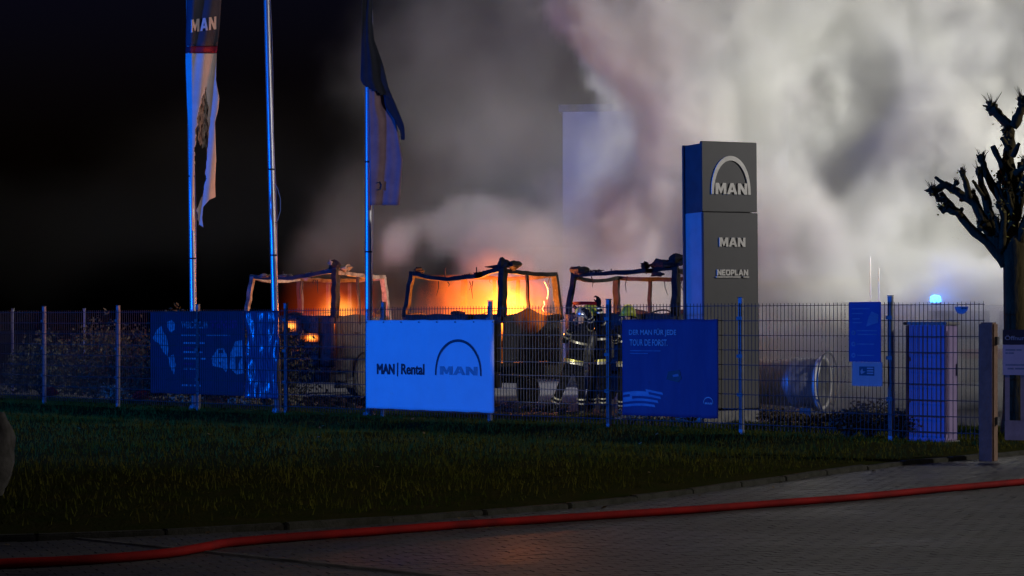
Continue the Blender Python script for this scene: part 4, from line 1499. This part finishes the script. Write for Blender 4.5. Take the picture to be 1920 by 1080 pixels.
gp_d = 23.9
gp = empty('gate_post', Vector(((1846 - 960) / F * gp_d, gp_d, 0)), R(-30), 'weathered square gate post at the end of the fence', 'post')
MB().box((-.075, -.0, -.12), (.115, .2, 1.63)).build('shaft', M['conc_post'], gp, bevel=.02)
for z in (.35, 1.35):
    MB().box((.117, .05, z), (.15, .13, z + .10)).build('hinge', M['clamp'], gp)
gate = empty('gate', Vector(((1884 - 960) / F * 23.6, 23.6, 0)), R(-14), 'light steel bar gate beside the weathered post', 'gate')
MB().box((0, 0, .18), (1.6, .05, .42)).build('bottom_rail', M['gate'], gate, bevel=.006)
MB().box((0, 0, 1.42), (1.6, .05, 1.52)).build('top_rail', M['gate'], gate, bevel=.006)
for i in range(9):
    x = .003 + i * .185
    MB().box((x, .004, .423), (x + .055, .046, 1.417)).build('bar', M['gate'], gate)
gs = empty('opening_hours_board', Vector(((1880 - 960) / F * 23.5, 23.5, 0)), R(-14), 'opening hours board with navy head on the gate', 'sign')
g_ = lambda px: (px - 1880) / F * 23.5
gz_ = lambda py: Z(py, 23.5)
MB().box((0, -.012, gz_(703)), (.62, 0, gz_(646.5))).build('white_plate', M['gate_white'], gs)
MB().box((0, -.012, gz_(646)), (.62, 0, gz_(618))).build('navy_head', M['navy'], gs)
words('lettering', 'Öffnungszeiten', g_(1884), gz_(640), -.0125, .52, gz_(628) - gz_(640), M['pale_print'], gs, .02)
for py, xa, xb in ((656, 1885, 1914), (662, 1885, 1900), (684, 1885, 1930), (691, 1886, 1930)):
    MB().grid(lambda a, b: (g_(xa) + a * (g_(xb) - g_(xa)), -.014, gz_(py + 1.6) + b * .02), 16, 1, lambda a, b: mnoise.noise(Vector((a * 13, py, 1))) > .35).build('small_print', M['navy_mid'], gs)

# ------------------------------------------------------------------ pollarded tree
TD = 28.6
tk = TD / F / 3
tbase = Vector(((1720 + 548 / 3 - 960) / F * TD, TD, -.03))
tree = empty('pollarded_tree', tbase, 0, 'bare pollarded tree with knobbly cut branch ends above the gate', 'tree')
tz0 = EYE - (160 - HZ) / F * TD


def tw(u, v, dy=0.0):
    return Vector(((u - 548) * tk, dy, tz0 - v * tk + .03))


rt = random.Random(21)
random.seed(21)
trunk = MB()
gv = 160 * 0 + (tz0 + .03) / tk
trunk.tube([tw(556, gv + 10), tw(552, gv - 120), tw(548, 1500), tw(545, 1250), tw(542, 1080), tw(545, 980), tw(540, 900), tw(540, 850), tw(538, 790)], [.26, .20, .165, .155, .15, .165, .16, .12, .05], 12, jit=.06)
trunk.build('trunk', M['bark'], tree, smooth=True)
BR = [
    ([(540, 960), (532, 760), (528, 560), (530, 430), (536, 330), (536, 215)], 46, 26, 0),
    ([(536, 235), (502, 192), (470, 155), (442, 118)], 26, 24, 1),
    ([(536, 235), (572, 165), (584, 120), (588, 90)], 26, 22, 1),
    ([(505, 1010), (430, 905), (335, 828), (232, 712), (180, 650), (146, 596)], 36, 13, 0),
    ([(240, 722), (200, 705), (158, 690)], 18, 17, 1),
    ([(175, 650), (150, 650), (122, 640)], 13, 13, 1),
    ([(480, 930), (385, 785), (330, 668), (285, 630), (225, 598), (165, 562), (92, 592)], 30, 19, 1),
    ([(290, 634), (262, 560), (234, 500)], 18, 13, 1),
    ([(165, 565), (140, 535), (120, 512)], 12, 9, 0),
    ([(195, 580), (210, 550)], 12, 10, 1),
    ([(470, 900), (430, 800), (400, 700), (372, 590), (350, 490)], 28, 17, 1),
    ([(378, 640), (340, 590), (298, 540)], 13, 8, 0),
    ([(500, 760), (470, 650), (425, 570), (388, 495), (362, 415)], 24, 18, 1),
    ([(510, 540), (470, 440), (422, 340)], 22, 15, 0),
    ([(515, 360), (490, 330), (464, 298)], 17, 13, 0),
    ([(500, 255), (492, 258)], 10, 12, 1),
    ([(475, 920), (472, 800), (470, 720), (440, 680)], 22, 14, 1),
    ([(400, 840), (350, 790)], 16, 17, 1),
    ([(520, 560), (480, 510)], 14, 16, 1),
    ([(560, 760), (590, 640), (588, 520), (586, 430)], 22, 15, 0),
    ([(540, 500), (580, 470), (596, 455)], 18, 18, 1),
    ([(565, 960), (640, 840), (720, 700), (790, 560)], 36, 16, 1),
    ([(560, 900), (610, 740), (660, 600), (680, 470)], 30, 15, 1),
    ([(720, 700), (800, 660), (860, 640)], 18, 15, 1),
    ([(640, 840), (760, 800), (860, 760)], 20, 14, 1),
    ([(560, 620), (620, 480), (660, 340)], 24, 15, 1),
]
for (u0_, v0_, u1_, v1_, kn_) in ((520, 700, 455, 560, 1), (525, 620, 480, 470, 0), (530, 480, 500, 420, 1), (545, 700, 570, 560, 1), (535, 400, 560, 330, 0), (500, 880, 430, 760, 1), (300, 640, 250, 640, 0), (340, 690, 330, 600, 1), (560, 540, 610, 420, 1), (420, 780, 380, 700, 0), (530, 300, 505, 275, 1), (250, 740, 262, 690, 0), (540, 760, 500, 600, 1)):
    BR.append(([(u0_, v0_), ((u0_ + u1_) / 2 + rt.uniform(-12, 12), (v0_ + v1_) / 2), (u1_, v1_)], 17, rt.uniform(9, 14), kn_))
knobs = []
for pts, r0, r1, kn in BR:
    amp = rt.uniform(-.45, .45)
    q = []
    rad = []
    m = len(pts)
    dense = []
    for i in range(m - 1):
        for s_ in range(3):
            t = s_ / 3
            dense.append((pts[i][0] + (pts[i + 1][0] - pts[i][0]) * t, pts[i][1] + (pts[i + 1][1] - pts[i][1]) * t, (i + t) / (m - 1)))
    dense.append((pts[-1][0], pts[-1][1], 1.0))
    dy0 = amp * .15
    for u, v, t in dense:
        q.append(tw(u + rt.uniform(-3, 3) * (0 < t < 1), v + rt.uniform(-3, 3) * (0 < t < 1), dy0 + amp * t * (.4 if len(pts) > 2 else .1)))
        rad.append((r0 + (r1 - r0) * t) * tk * rt.uniform(.92, 1.10))
    MB().tube(q, rad, 9, jit=.20).build('branch', M['bark'], tree, smooth=True)
    if kn:
        knobs.append((q[-1], r1 * tk, q[-1] - q[-2]))
    # little scars on the limbs
lv = MB()
for c, r, d in knobs:
    b = MB().lump(c, r * 1.45, rt.random() * 9, .9, 9, 7)
    d = d.normalized()
    for i in range(12):
        e = (Vector((0, 0, 1)) + Vector((rt.uniform(-1, 1), rt.uniform(-1, 1), rt.uniform(-.5, .6)))).normalized()
        b.tube([c + e * r * .6, c + e * r * rt.uniform(2.2, 4.2) + Vector((0, 0, r * .5))], [r * .12, r * .05], 4)
    for i in range(9):
        e = (d * rt.uniform(.2, 1.3) + Vector((rt.uniform(-1, 1), rt.uniform(-1, 1), rt.uniform(-.4, 1)))).normalized()
        b.tube([c, c + e * r * rt.uniform(1.5, 2.6)], [r * .45, r * .22], 5)
    b.build('knob', M['bark'], tree)
    for i in range(rt.choice((0, 2, 4, 8))):
        p = c + Vector((rt.uniform(-.14, .10), rt.uniform(-.1, .1), rt.uniform(-.25, .10)))
        a = Vector((rt.uniform(-1, 1), rt.uniform(-1, 1), rt.uniform(-1, 1))).normalized() * .026
        b2 = a.orthogonal().normalized() * .018
        n = len(lv.v)
        lv.v += [tuple(p - a), tuple(p + b2), tuple(p + a), tuple(p - b2)]
        lv.f.append((n, n + 1, n + 2, n + 3))
for i in range(70):
    p = tw(rt.uniform(470, 640), rt.uniform(500, 1000), rt.uniform(-.25, .2))
    a = Vector((rt.uniform(-1, 1), rt.uniform(-1, 1), rt.uniform(-1, 1))).normalized() * .026
    b2 = a.orthogonal().normalized() * .018
    n = len(lv.v)
    lv.v += [tuple(p - a), tuple(p + b2), tuple(p + a), tuple(p - b2)]
    lv.f.append((n, n + 1, n + 2, n + 3))
o = lv.build('leaves', M['leaf'], tree)
o['kind'] = 'stuff'

# ------------------------------------------------------------------ shrubs, weeds and stones
def shrub(name, c, r, m, label, cat, n, leaf=.03, stems=6, group=None, seed=0, stem_m='bark'):
    q = random.Random(seed)
    root = empty(name, c, 0, label, cat, group)
    b = MB()
    for i in range(n):
        th, ph = q.random() * 6.283, math.acos(q.uniform(-.2, 1))
        k = q.random() ** .45 * (1 + .35 * mnoise.noise(Vector((math.cos(th) * 2 + seed, math.sin(th) * 2, ph))))
        p = Vector((r[0] * k * math.sin(ph) * math.cos(th), r[1] * k * math.sin(ph) * math.sin(th), .12 + r[2] * max(0, k * math.cos(ph) * .9 + .1)))
        a = Vector((q.uniform(-1, 1), q.uniform(-1, 1), q.uniform(-1, 1))).normalized() * leaf * q.uniform(.6, 1.3)
        w_ = a.orthogonal().normalized() * leaf * .5
        j = len(b.v)
        b.v += [tuple(p - a), tuple(p + w_), tuple(p + a), tuple(p - w_)]
        b.f.append((j, j + 1, j + 2, j + 3))
    me = bpy.data.meshes.new('foliage')
    me.from_pydata(b.v, [], b.f)
    link('foliage', me, M[m], root)
    s_ = MB()
    for i in range(stems):
        e = Vector((r[0] * q.uniform(-.7, .7), r[1] * q.uniform(-.7, .7), r[2] * q.uniform(.5, 1.05)))
        s_.tube([(0, 0, -.05), e * .5 + Vector((q.uniform(-.05, .05), 0, .03)), e], [.016, .011, .004], 5)
    s_.build('stem', M[stem_m], root)
    return root


HG = 'dark shrubs behind the left end of the fence'
HL = [(-3.0, 'dark leafy shrub at the far left behind the fence', 1.35), (-1.4, 'dark shrub behind the first fence post from the left', 1.65), (.2, 'dark shrub between the two leftmost fence posts', 1.5),
      (1.7, 'tall loose dark shrub behind the second fence post', 1.75), (3.2, 'dark shrub just left of the crumpled banner', 1.5), (4.8, 'dark shrub behind the crumpled banner', 1.6)]
for i, (t, lab, h) in enumerate(HL):
    shrub('shrub', fp(t, 2.1 + .3 * math.sin(i * 2)), (1.05, .8, h), 'hedge', lab, 'shrub', 2600, .05, 10, HG, 40 + i)
PL = [(1.35, 'pale leafy plant low beside the second post', 'pale_leaf'), (3.6, 'pale leafy plant under the left edge of the crumpled banner', 'pale_leaf'), (5.5, 'pale dry plant under the middle of the crumpled banner', 'pale_leaf'), (6.7, 'pale dry plant at the foot of the bare flagpole', 'pale_leaf')]
for i, (t, lab, m) in enumerate(PL):
    shrub('small_plant', fp(t, .8), (.35, .25, .30), m, lab, 'plant', 260, .04, 5, 'pale plants at the foot of the fence', 60 + i)
for i, (px, lab) in enumerate(((93, 'small bright red plant between the two leftmost posts'), (265, 'bright red plant just left of the crumpled banner'))):
    shrub('red_plant', fpx(px, .9), (.17, .15, .16), 'red_leaf', lab, 'plant', 420, .035, 4, 'red plants behind the fence', 70 + i)
WP = [(1450, .28, .20), (1482, .25, .12), (1512, .28, .10), (1545, .28, .12), (1578, .3, .18)]
for i, (px, r_, h_) in enumerate(WP):
    shrub('weed', fpx(px, 1.9), (r_, .3, h_), 'weed', ['dry weed beside the foot of the brand pylon', 'low weed before the metal drum, nearest the pylon', 'low weed below the middle of the metal drum', 'low weed below the open end of the metal drum', 'dry weed just left of the information board'][i], 'plant', 240, .035, 9, 'weeds along the yard edge', 80 + i, 'weed')
for i, (px, r_, h_, bk) in enumerate(((1590, .30, .26, .3), (1630, .45, .40, .35), (1690, .28, .28, .4))):
    shrub('brown_shrub', fpx(px, bk), (r_, .35, h_), 'weed', ['small brown shrub left of the big one under the information board', 'bushy brown shrub under the information board', 'small brown shrub right of the last fence post'][i], 'shrub', 1100, .035, 26, 'brown shrubs at the fence foot', 90 + i, 'weed')
for i, (px, bk) in enumerate(((1180, .8), (1230, .9), (1290, .7))):
    shrub('small_plant', fpx(px, bk), (.3, .25, .22), 'pale_leaf', ['pale tuft under the left edge of the dark blue banner', 'pale tuft under the middle of the dark blue banner', 'pale tuft under the right part of the dark blue banner'][i], 'plant', 120, .035, 5, 'pale plants at the foot of the fence', 100 + i)
# far thin posts behind the shrubs
for px, lab in ((24, 'thin pale post behind the shrubs at the left edge'), (158, 'thin pale post behind the shrubs, second from the left edge')):
    dd = 46.0
    r = empty('garden_post', Vector(((px - 960) / F * dd, dd, -.03)), 0, lab, 'post', 'thin posts behind the shrubs')
    MB().box((-.025, -.025, 0), (.025, .025, Z(578, dd))).build('shaft', M['galv'], r)
    MB().box((-.032, -.032, Z(578, dd) + .002), (.032, .032, Z(578, dd) + .03)).build('cap', M['clamp'], r)
# rubble on the ground below the cabs, too small to pick apart
for nm, cnt, x0_, x1_, d0_, d1_, mm, lab in (('char', 150, 530, 700, 38.5, 42.3, 'char', 'burnt rubble strewn on the ground before the cab with ash grey rails'), ('ash', 40, 530, 700, 38.5, 42.0, 'ash', 'pale ash flakes among the rubble before the furthest cab'), ('char', 110, 935, 1060, 36.2, 38.4, 'char', 'burnt rubble heaped below the door of the burning cab')):
    rb_ = MB()
    for i in range(cnt):
        d = random.uniform(d0_, d1_)
        r = random.uniform(.03, .10) * (.6 if nm == 'ash' else 1.2)
        rb_.lump(((random.uniform(x0_, x1_) - 960) / F * d, d, -.03 + r * .35), (r, r, r * .55), i, .9, 6, 4)
    tag(rb_.build('rubble', M[mm]), lab, 'rubble', None, 'stuff')

# leaning pale boulder at the left edge of the lawn
bo_d = 18.0
bo = MB().lump((0, 0, .36), (.20, .22, .42), 4, .35, 16, 12)
for i, v in enumerate(bo.v):
    x, y, z = v
    bo.v[i] = (x + (z - .3) * .14, y, z)
bo = bo.build('boulder', M['stone'], smooth=True)
bo.location = ((-16 - 960) / F * bo_d, bo_d, -.06)
tag(bo, 'upright pale boulder at the left edge of the lawn', 'boulder')

# ------------------------------------------------------------------ metal drum, van with beacon, thin masts in the smoke
dd = 34.2
dc = P(1542, 718, dd)
dr = empty('metal_drum', Vector((dc.x, dc.y, -.03)), R(-28), 'galvanised drum lying on its side in the smoke right of the pylon', 'drum')
zc = dc.z + .03
prof = [(-1.75, .36), (-1.2, .40), (-.55, .43), (-.50, .46), (-.44, .46), (-.40, .43), (0, .45)]
MB().tube([(x, 0, zc) for x, r in prof], [r for x, r in prof], 28, cap=False).build('shell', M['drum'], dr, smooth=True, solid=.02)
MB().tube([(.0, math.cos(a_) * .45, zc + math.sin(a_) * .45) for a_ in [2 * math.pi * i / 32 for i in range(33)]], .035, 8, cap=False).build('rim', M['silver'], dr, smooth=True)
MB().tube([(.10, math.cos(a_) * .55, zc + math.sin(a_) * .55) for a_ in [2 * math.pi * i / 32 for i in range(33)]], .02, 8, cap=False).build('outer_ring', M['drum'], dr, smooth=True)
MB().tube([(-1.0, 0, zc), (-.98, 0, zc)], .385, 24).build('inner_plate', M['pylon'], dr)
for a_ in (0.6, 2.2, 3.8, 5.4):
    MB().beam([(0.02, math.cos(a_) * .46, zc + math.sin(a_) * .46), (.10, math.cos(a_) * .54, zc + math.sin(a_) * .54)], .03, .03).build('bracket', M['drum'], dr)
MB().box((-1.5, -.35, 0), (-1.3, .35, zc - .38)).build('cradle', M['pylon'], dr)
MB().box((-.3, -.35, 0), (-.1, .35, zc - .44)).build('cradle', M['pylon'], dr)

vd = 41.0
vc = P(1745, 560, vd)
van = empty('emergency_van', Vector((vc.x + 1.0, vd, -.03)), R(172), 'pale emergency van veiled by smoke under the lit blue beacon', 'van')
vh = vc.z - .10
MB().prism([(-2.4, .45), (-2.5, .8), (-2.42, 1.15), (-1.75, 1.32), (-1.15, 2.02), (-.9, vh), (2.55, vh), (2.6, .45)], -.98, .98).build('body', M['van_white'], van, bevel=.05)
MB().box((-2.3, .985, .95), (2.5, .992, 1.15)).build('side_stripe', M['van_red'], van)
MB().prism([(-1.55, 1.36), (-1.08, 1.95), (-.35, 1.95), (-.35, 1.36)], .985, .993).build('side_window', M['glass'], van)
MB().prism([(-.15, 1.36), (-.15, 1.95), (1.1, 1.95), (1.1, 1.36)], .985, .993).build('side_window', M['glass'], van)
for x in (-1.6, 1.6):
    for y in (-.9, .9):
        w_ = MB().tube([(x, y - .12, .36), (x, y + .12, .36)], .36, 20).build('wheel', M['rubber'], van)
        MB().tube([(x, y - .13, .36), (x, y + .13, .36)], .2, 14).build('rim', M['rim'], w_)
for x in (.9,):
    MB().tube([(x, .3, vh), (x, .3, vh + .05)], .13, 14).build('beacon_foot', M['boot'], van)
    bcn = MB().tube([(x, .3, vh + .052), (x, .3, vh + .16), (x, .3, vh + .2)], [.12, .11, .06], 14).build('beacon', M['beacon'], van, smooth=True)
bl_ = lamp('van_beacon_light', 'POINT', Vector((vc.x + .1, vd - .55, vc.z + .12)), None, 15, (0.02, .18, 1.0), .12)
for px, y0 in ((1632, 478), (1648, 500)):
    dd = 41.0
    r = empty('slim_mast', Vector(((px - 960) / F * dd, dd, -.03)), 0, 'taller slim white mast in the smoke beside the information board' if px == 1632 else 'shorter slim white mast in the smoke beside the information board', 'mast', 'slim masts in the smoke')
    MB().tube([(0, 0, 0), (0, 0, Z(y0, dd))], [.014, .010], 8).build('rod', M['silver'], r)
    MB().tube([(0, 0, 0), (0, 0, .05)], .06, 10).build('foot', M['galv'], r)

# ------------------------------------------------------------------ smoke
def smoke():
    me = bpy.data.meshes.new('smoke')
    ob = bpy.data.objects.new('smoke', me)
    COL.objects.link(ob)
    tag(ob, 'grey and white smoke billowing from the burning cabs across the yard', 'smoke', kind='stuff')
    m = bpy.data.materials.new('smoke_volume')
    m.use_nodes = True
    t = m.node_tree
    t.nodes.clear()
    pv_ = t.nodes.new('ShaderNodeVolumePrincipled')
    pv_.inputs['Color'].default_value = (.80, .80, .79, 1)
    pv_.inputs['Density'].default_value = 1.0
    pv_.inputs['Density Attribute'].default_value = 'density'
    pv_.inputs['Anisotropy'].default_value = 0.15
    out = t.nodes.new('ShaderNodeOutputMaterial')
    t.links.new(pv_.outputs[0], out.inputs['Volume'])

    ng = bpy.data.node_groups.new('smoke_field', 'GeometryNodeTree')
    ng.interface.new_socket('Geometry', in_out='INPUT', socket_type='NodeSocketGeometry')
    ng.interface.new_socket('Geometry', in_out='OUTPUT', socket_type='NodeSocketGeometry')
    N, Lk = ng.nodes.new, ng.links.new

    def val(x):
        return x

    def math_(op, a, b=None, c=None, clamp=False):
        n = N('ShaderNodeMath')
        n.operation = op
        n.use_clamp = clamp
        for i, q in enumerate((a, b, c)):
            if q is None:
                continue
            if isinstance(q, (int, float)):
                n.inputs[i].default_value = q
            else:
                Lk(q, n.inputs[i])
        return n.outputs[0]

    def vec(op, a, b=None, c=None):
        n = N('ShaderNodeVectorMath')
        n.operation = op
        for i, q in enumerate((a, b, c)):
            if q is None:
                continue
            if isinstance(q, (tuple, list, Vector)):
                n.inputs[i].default_value = tuple(q)
            else:
                Lk(q, n.inputs[i])
        return n.outputs['Value'] if op == 'LENGTH' else n.outputs[0]

    def noise(v, scale, detail, rough=.55):
        n = N('ShaderNodeTexNoise')
        n.inputs['Scale'].default_value = scale
        n.inputs['Detail'].default_value = detail
        n.inputs['Roughness'].default_value = rough
        Lk(v, n.inputs['Vector'])
        return n

    def sstep(x, lo, hi, tlo=0.0, thi=1.0):
        n = N('ShaderNodeMapRange')
        n.interpolation_type = 'SMOOTHSTEP'
        n.inputs['From Min'].default_value = lo
        n.inputs['From Max'].default_value = hi
        n.inputs['To Min'].default_value = tlo
        n.inputs['To Max'].default_value = thi
        Lk(x, n.inputs['Value'])
        return n.outputs[0]

    pos = N('GeometryNodeInputPosition').outputs[0]
    w1 = noise(pos, .22, 1.0).outputs['Color']
    w2 = noise(pos, .75, 2.0).outputs['Color']
    q = vec('MULTIPLY_ADD', w1, (3.0, 3.0, 3.0), vec('SUBTRACT', pos, (1.5, 1.5, 1.5)))
    q = vec('MULTIPLY_ADD', w2, (1.1, 1.1, 1.1), vec('SUBTRACT', q, (.55, .55, .55)))
    fb = noise(vec('MULTIPLY', q, (1, 1, .8)), .5, 6.0, .60).outputs[0]

    def blob(px, py, d, r):
        c = P(px, py, d)
        v = vec('MULTIPLY', vec('SUBTRACT', q, tuple(c)), (1 / r[0], 1 / r[1], 1 / r[2]))
        return math_('SUBTRACT', 1.0, vec('LENGTH', v))

    def union(items):
        acc = None
        for it in items:
            b_ = blob(*it)
            if acc is None:
                acc = b_
            else:
                n = N('ShaderNodeMath')
                n.operation = 'SMOOTH_MAX'
                Lk(acc, n.inputs[0])
                Lk(b_, n.inputs[1])
                n.inputs[2].default_value = .25
                acc = n.outputs[0]
        return acc

    dense = union(DENSE)
    hole = union(HOLES)
    thin = union(THIN)
    fbc = math_('SUBTRACT', fb, .5)
    fc2 = math_('SUBTRACT', noise(pos, 1.5, 4.0, .6).outputs[0], .5)
    sd = math_('MULTIPLY_ADD', fc2, .60, math_('MULTIPLY_ADD', fbc, 1.25, dense))
    dd_ = sstep(sd, .04, .36)
    mod = sstep(fb, .32, .66, .22, 1.4)
    dd_ = math_('MULTIPLY', dd_, mod)
    hh = sstep(math_('MULTIPLY_ADD', fc2, .7, math_('MULTIPLY_ADD', fbc, 1.2, hole)), -.05, .40, 1.0, .04)
    dd_ = math_('MULTIPLY', dd_, hh)
    st = math_('MULTIPLY_ADD', fbc, .9, thin)
    tt = math_('MULTIPLY', sstep(st, .0, .55), sstep(fb, .3, .7, .45, 1.3))
    tt = math_('MULTIPLY', tt, sstep(math_('MULTIPLY_ADD', fbc, .9, hole), .0, .3, 1.0, .35))
    dens = math_('ADD', math_('MULTIPLY', dd_, K_DENSE), math_('MULTIPLY', tt, K_THIN))
    ff = sstep(math_('MULTIPLY_ADD', fbc, .5, union(FAINT)), .0, .6)
    dens = math_('MULTIPLY_ADD', ff, K_FAINT, dens)
    mm = sstep(math_('MULTIPLY_ADD', fbc, 1.5, math_('MULTIPLY_ADD', fc2, .5, union(MID))), .0, .7)
    dens = math_('MULTIPLY_ADD', mm, K_MID, dens)
    vl = sstep(math_('MULTIPLY_ADD', fbc, .8, union(VEIL)), .0, .6)
    dens = math_('MULTIPLY_ADD', math_('MULTIPLY', vl, hh), K_VEIL, dens)
    vcb = N('GeometryNodeVolumeCube')
    vcb.inputs['Background'].default_value = 0.0
    lo, hi = Vector((-14.5, 33.0, -.02)), Vector((19, 58.5, 14.5))
    vcb.inputs['Min'].default_value = lo
    vcb.inputs['Max'].default_value = hi
    vx = .14
    for nm, s_ in zip(('Resolution X', 'Resolution Y', 'Resolution Z'), hi - lo):
        vcb.inputs[nm].default_value = int(s_ / vx)
    Lk(dens, vcb.inputs['Density'])
    sm_ = N('GeometryNodeSetMaterial')
    sm_.inputs['Material'].default_value = m
    Lk(vcb.outputs[0], sm_.inputs[0])
    go = N('NodeGroupOutput')
    Lk(sm_.outputs[0], go.inputs[0])
    md = ob.modifiers.new('field', 'NODES')
    md.node_group = ng
    me.materials.append(m)
    return ob


K_DENSE, K_THIN, K_FAINT, K_MID, K_VEIL = 1.05, .036, .0022, .60, .09
# centres are where the billows hang: photograph pixel, distance, radii in metres
DENSE = [
    (1700, 330, 48, (5.5, 5, 4.2)), (1480, 480, 46, (3.4, 4.5, 2.6)), (1330, 250, 47, (2.6, 4, 3.4)), (1240, 20, 47, (2.5, 4, 2.4)),
    (1640, 0, 48, (5, 4, 2.4)), (1730, 700, 39.5, (4.6, 3.2, 1.25)), (1700, 560, 46, (5.0, 3.5, 2.2)), (1230, 420, 46, (1.9, 3, 2.2)), (1480, 690, 39.5, (2.8, 3.2, 1.3)),
    (2000, 250, 47, (4, 5, 5)), (1900, 640, 39, (1.9, 2.5, 2.0)),
]
VEIL = [(1650, 350, 47, (7, 6, 6)), (1650, 650, 43, (6, 5, 2.5)), (1400, 100, 47, (4, 5, 4))]
MID = [(1000, 490, 45, (1.3, 2.2, 1.5)), (1110, 430, 47, (2.3, 2.6, 1.9)), (1170, 330, 48, (1.6, 2.6, 2.0)), (1160, 560, 43, (2.0, 2.5, 1.2)), (1500, 710, 34.6, (2.6, 1.2, 1.3)), (900, 470, 46, (1.0, 1.5, .8)), (800, 480, 45, (.8, 1.2, .8))]
HOLES = [(1600, 140, 45, (1.35, 7, 2.0)), (1570, 290, 45, (.85, 7, 1.7))]
FAINT = [(130, 420, 48, (7, 5, 2.2)), (450, 350, 50, (5, 5, 3))]
THIN = [
    (900, 200, 47, (3.9, 5, 4.2)), (760, 420, 46, (2.7, 4, 2.4)), (900, 620, 44, (3.5, 4, 1.4)), (1150, 600, 42, (3, 4, 1.6)), (1000, 0, 47, (4.2, 5, 3)),
    (640, 470, 46, (1.4, 3, 1.0)), (1050, 300, 50, (4, 4, 5)),
]
smoke()
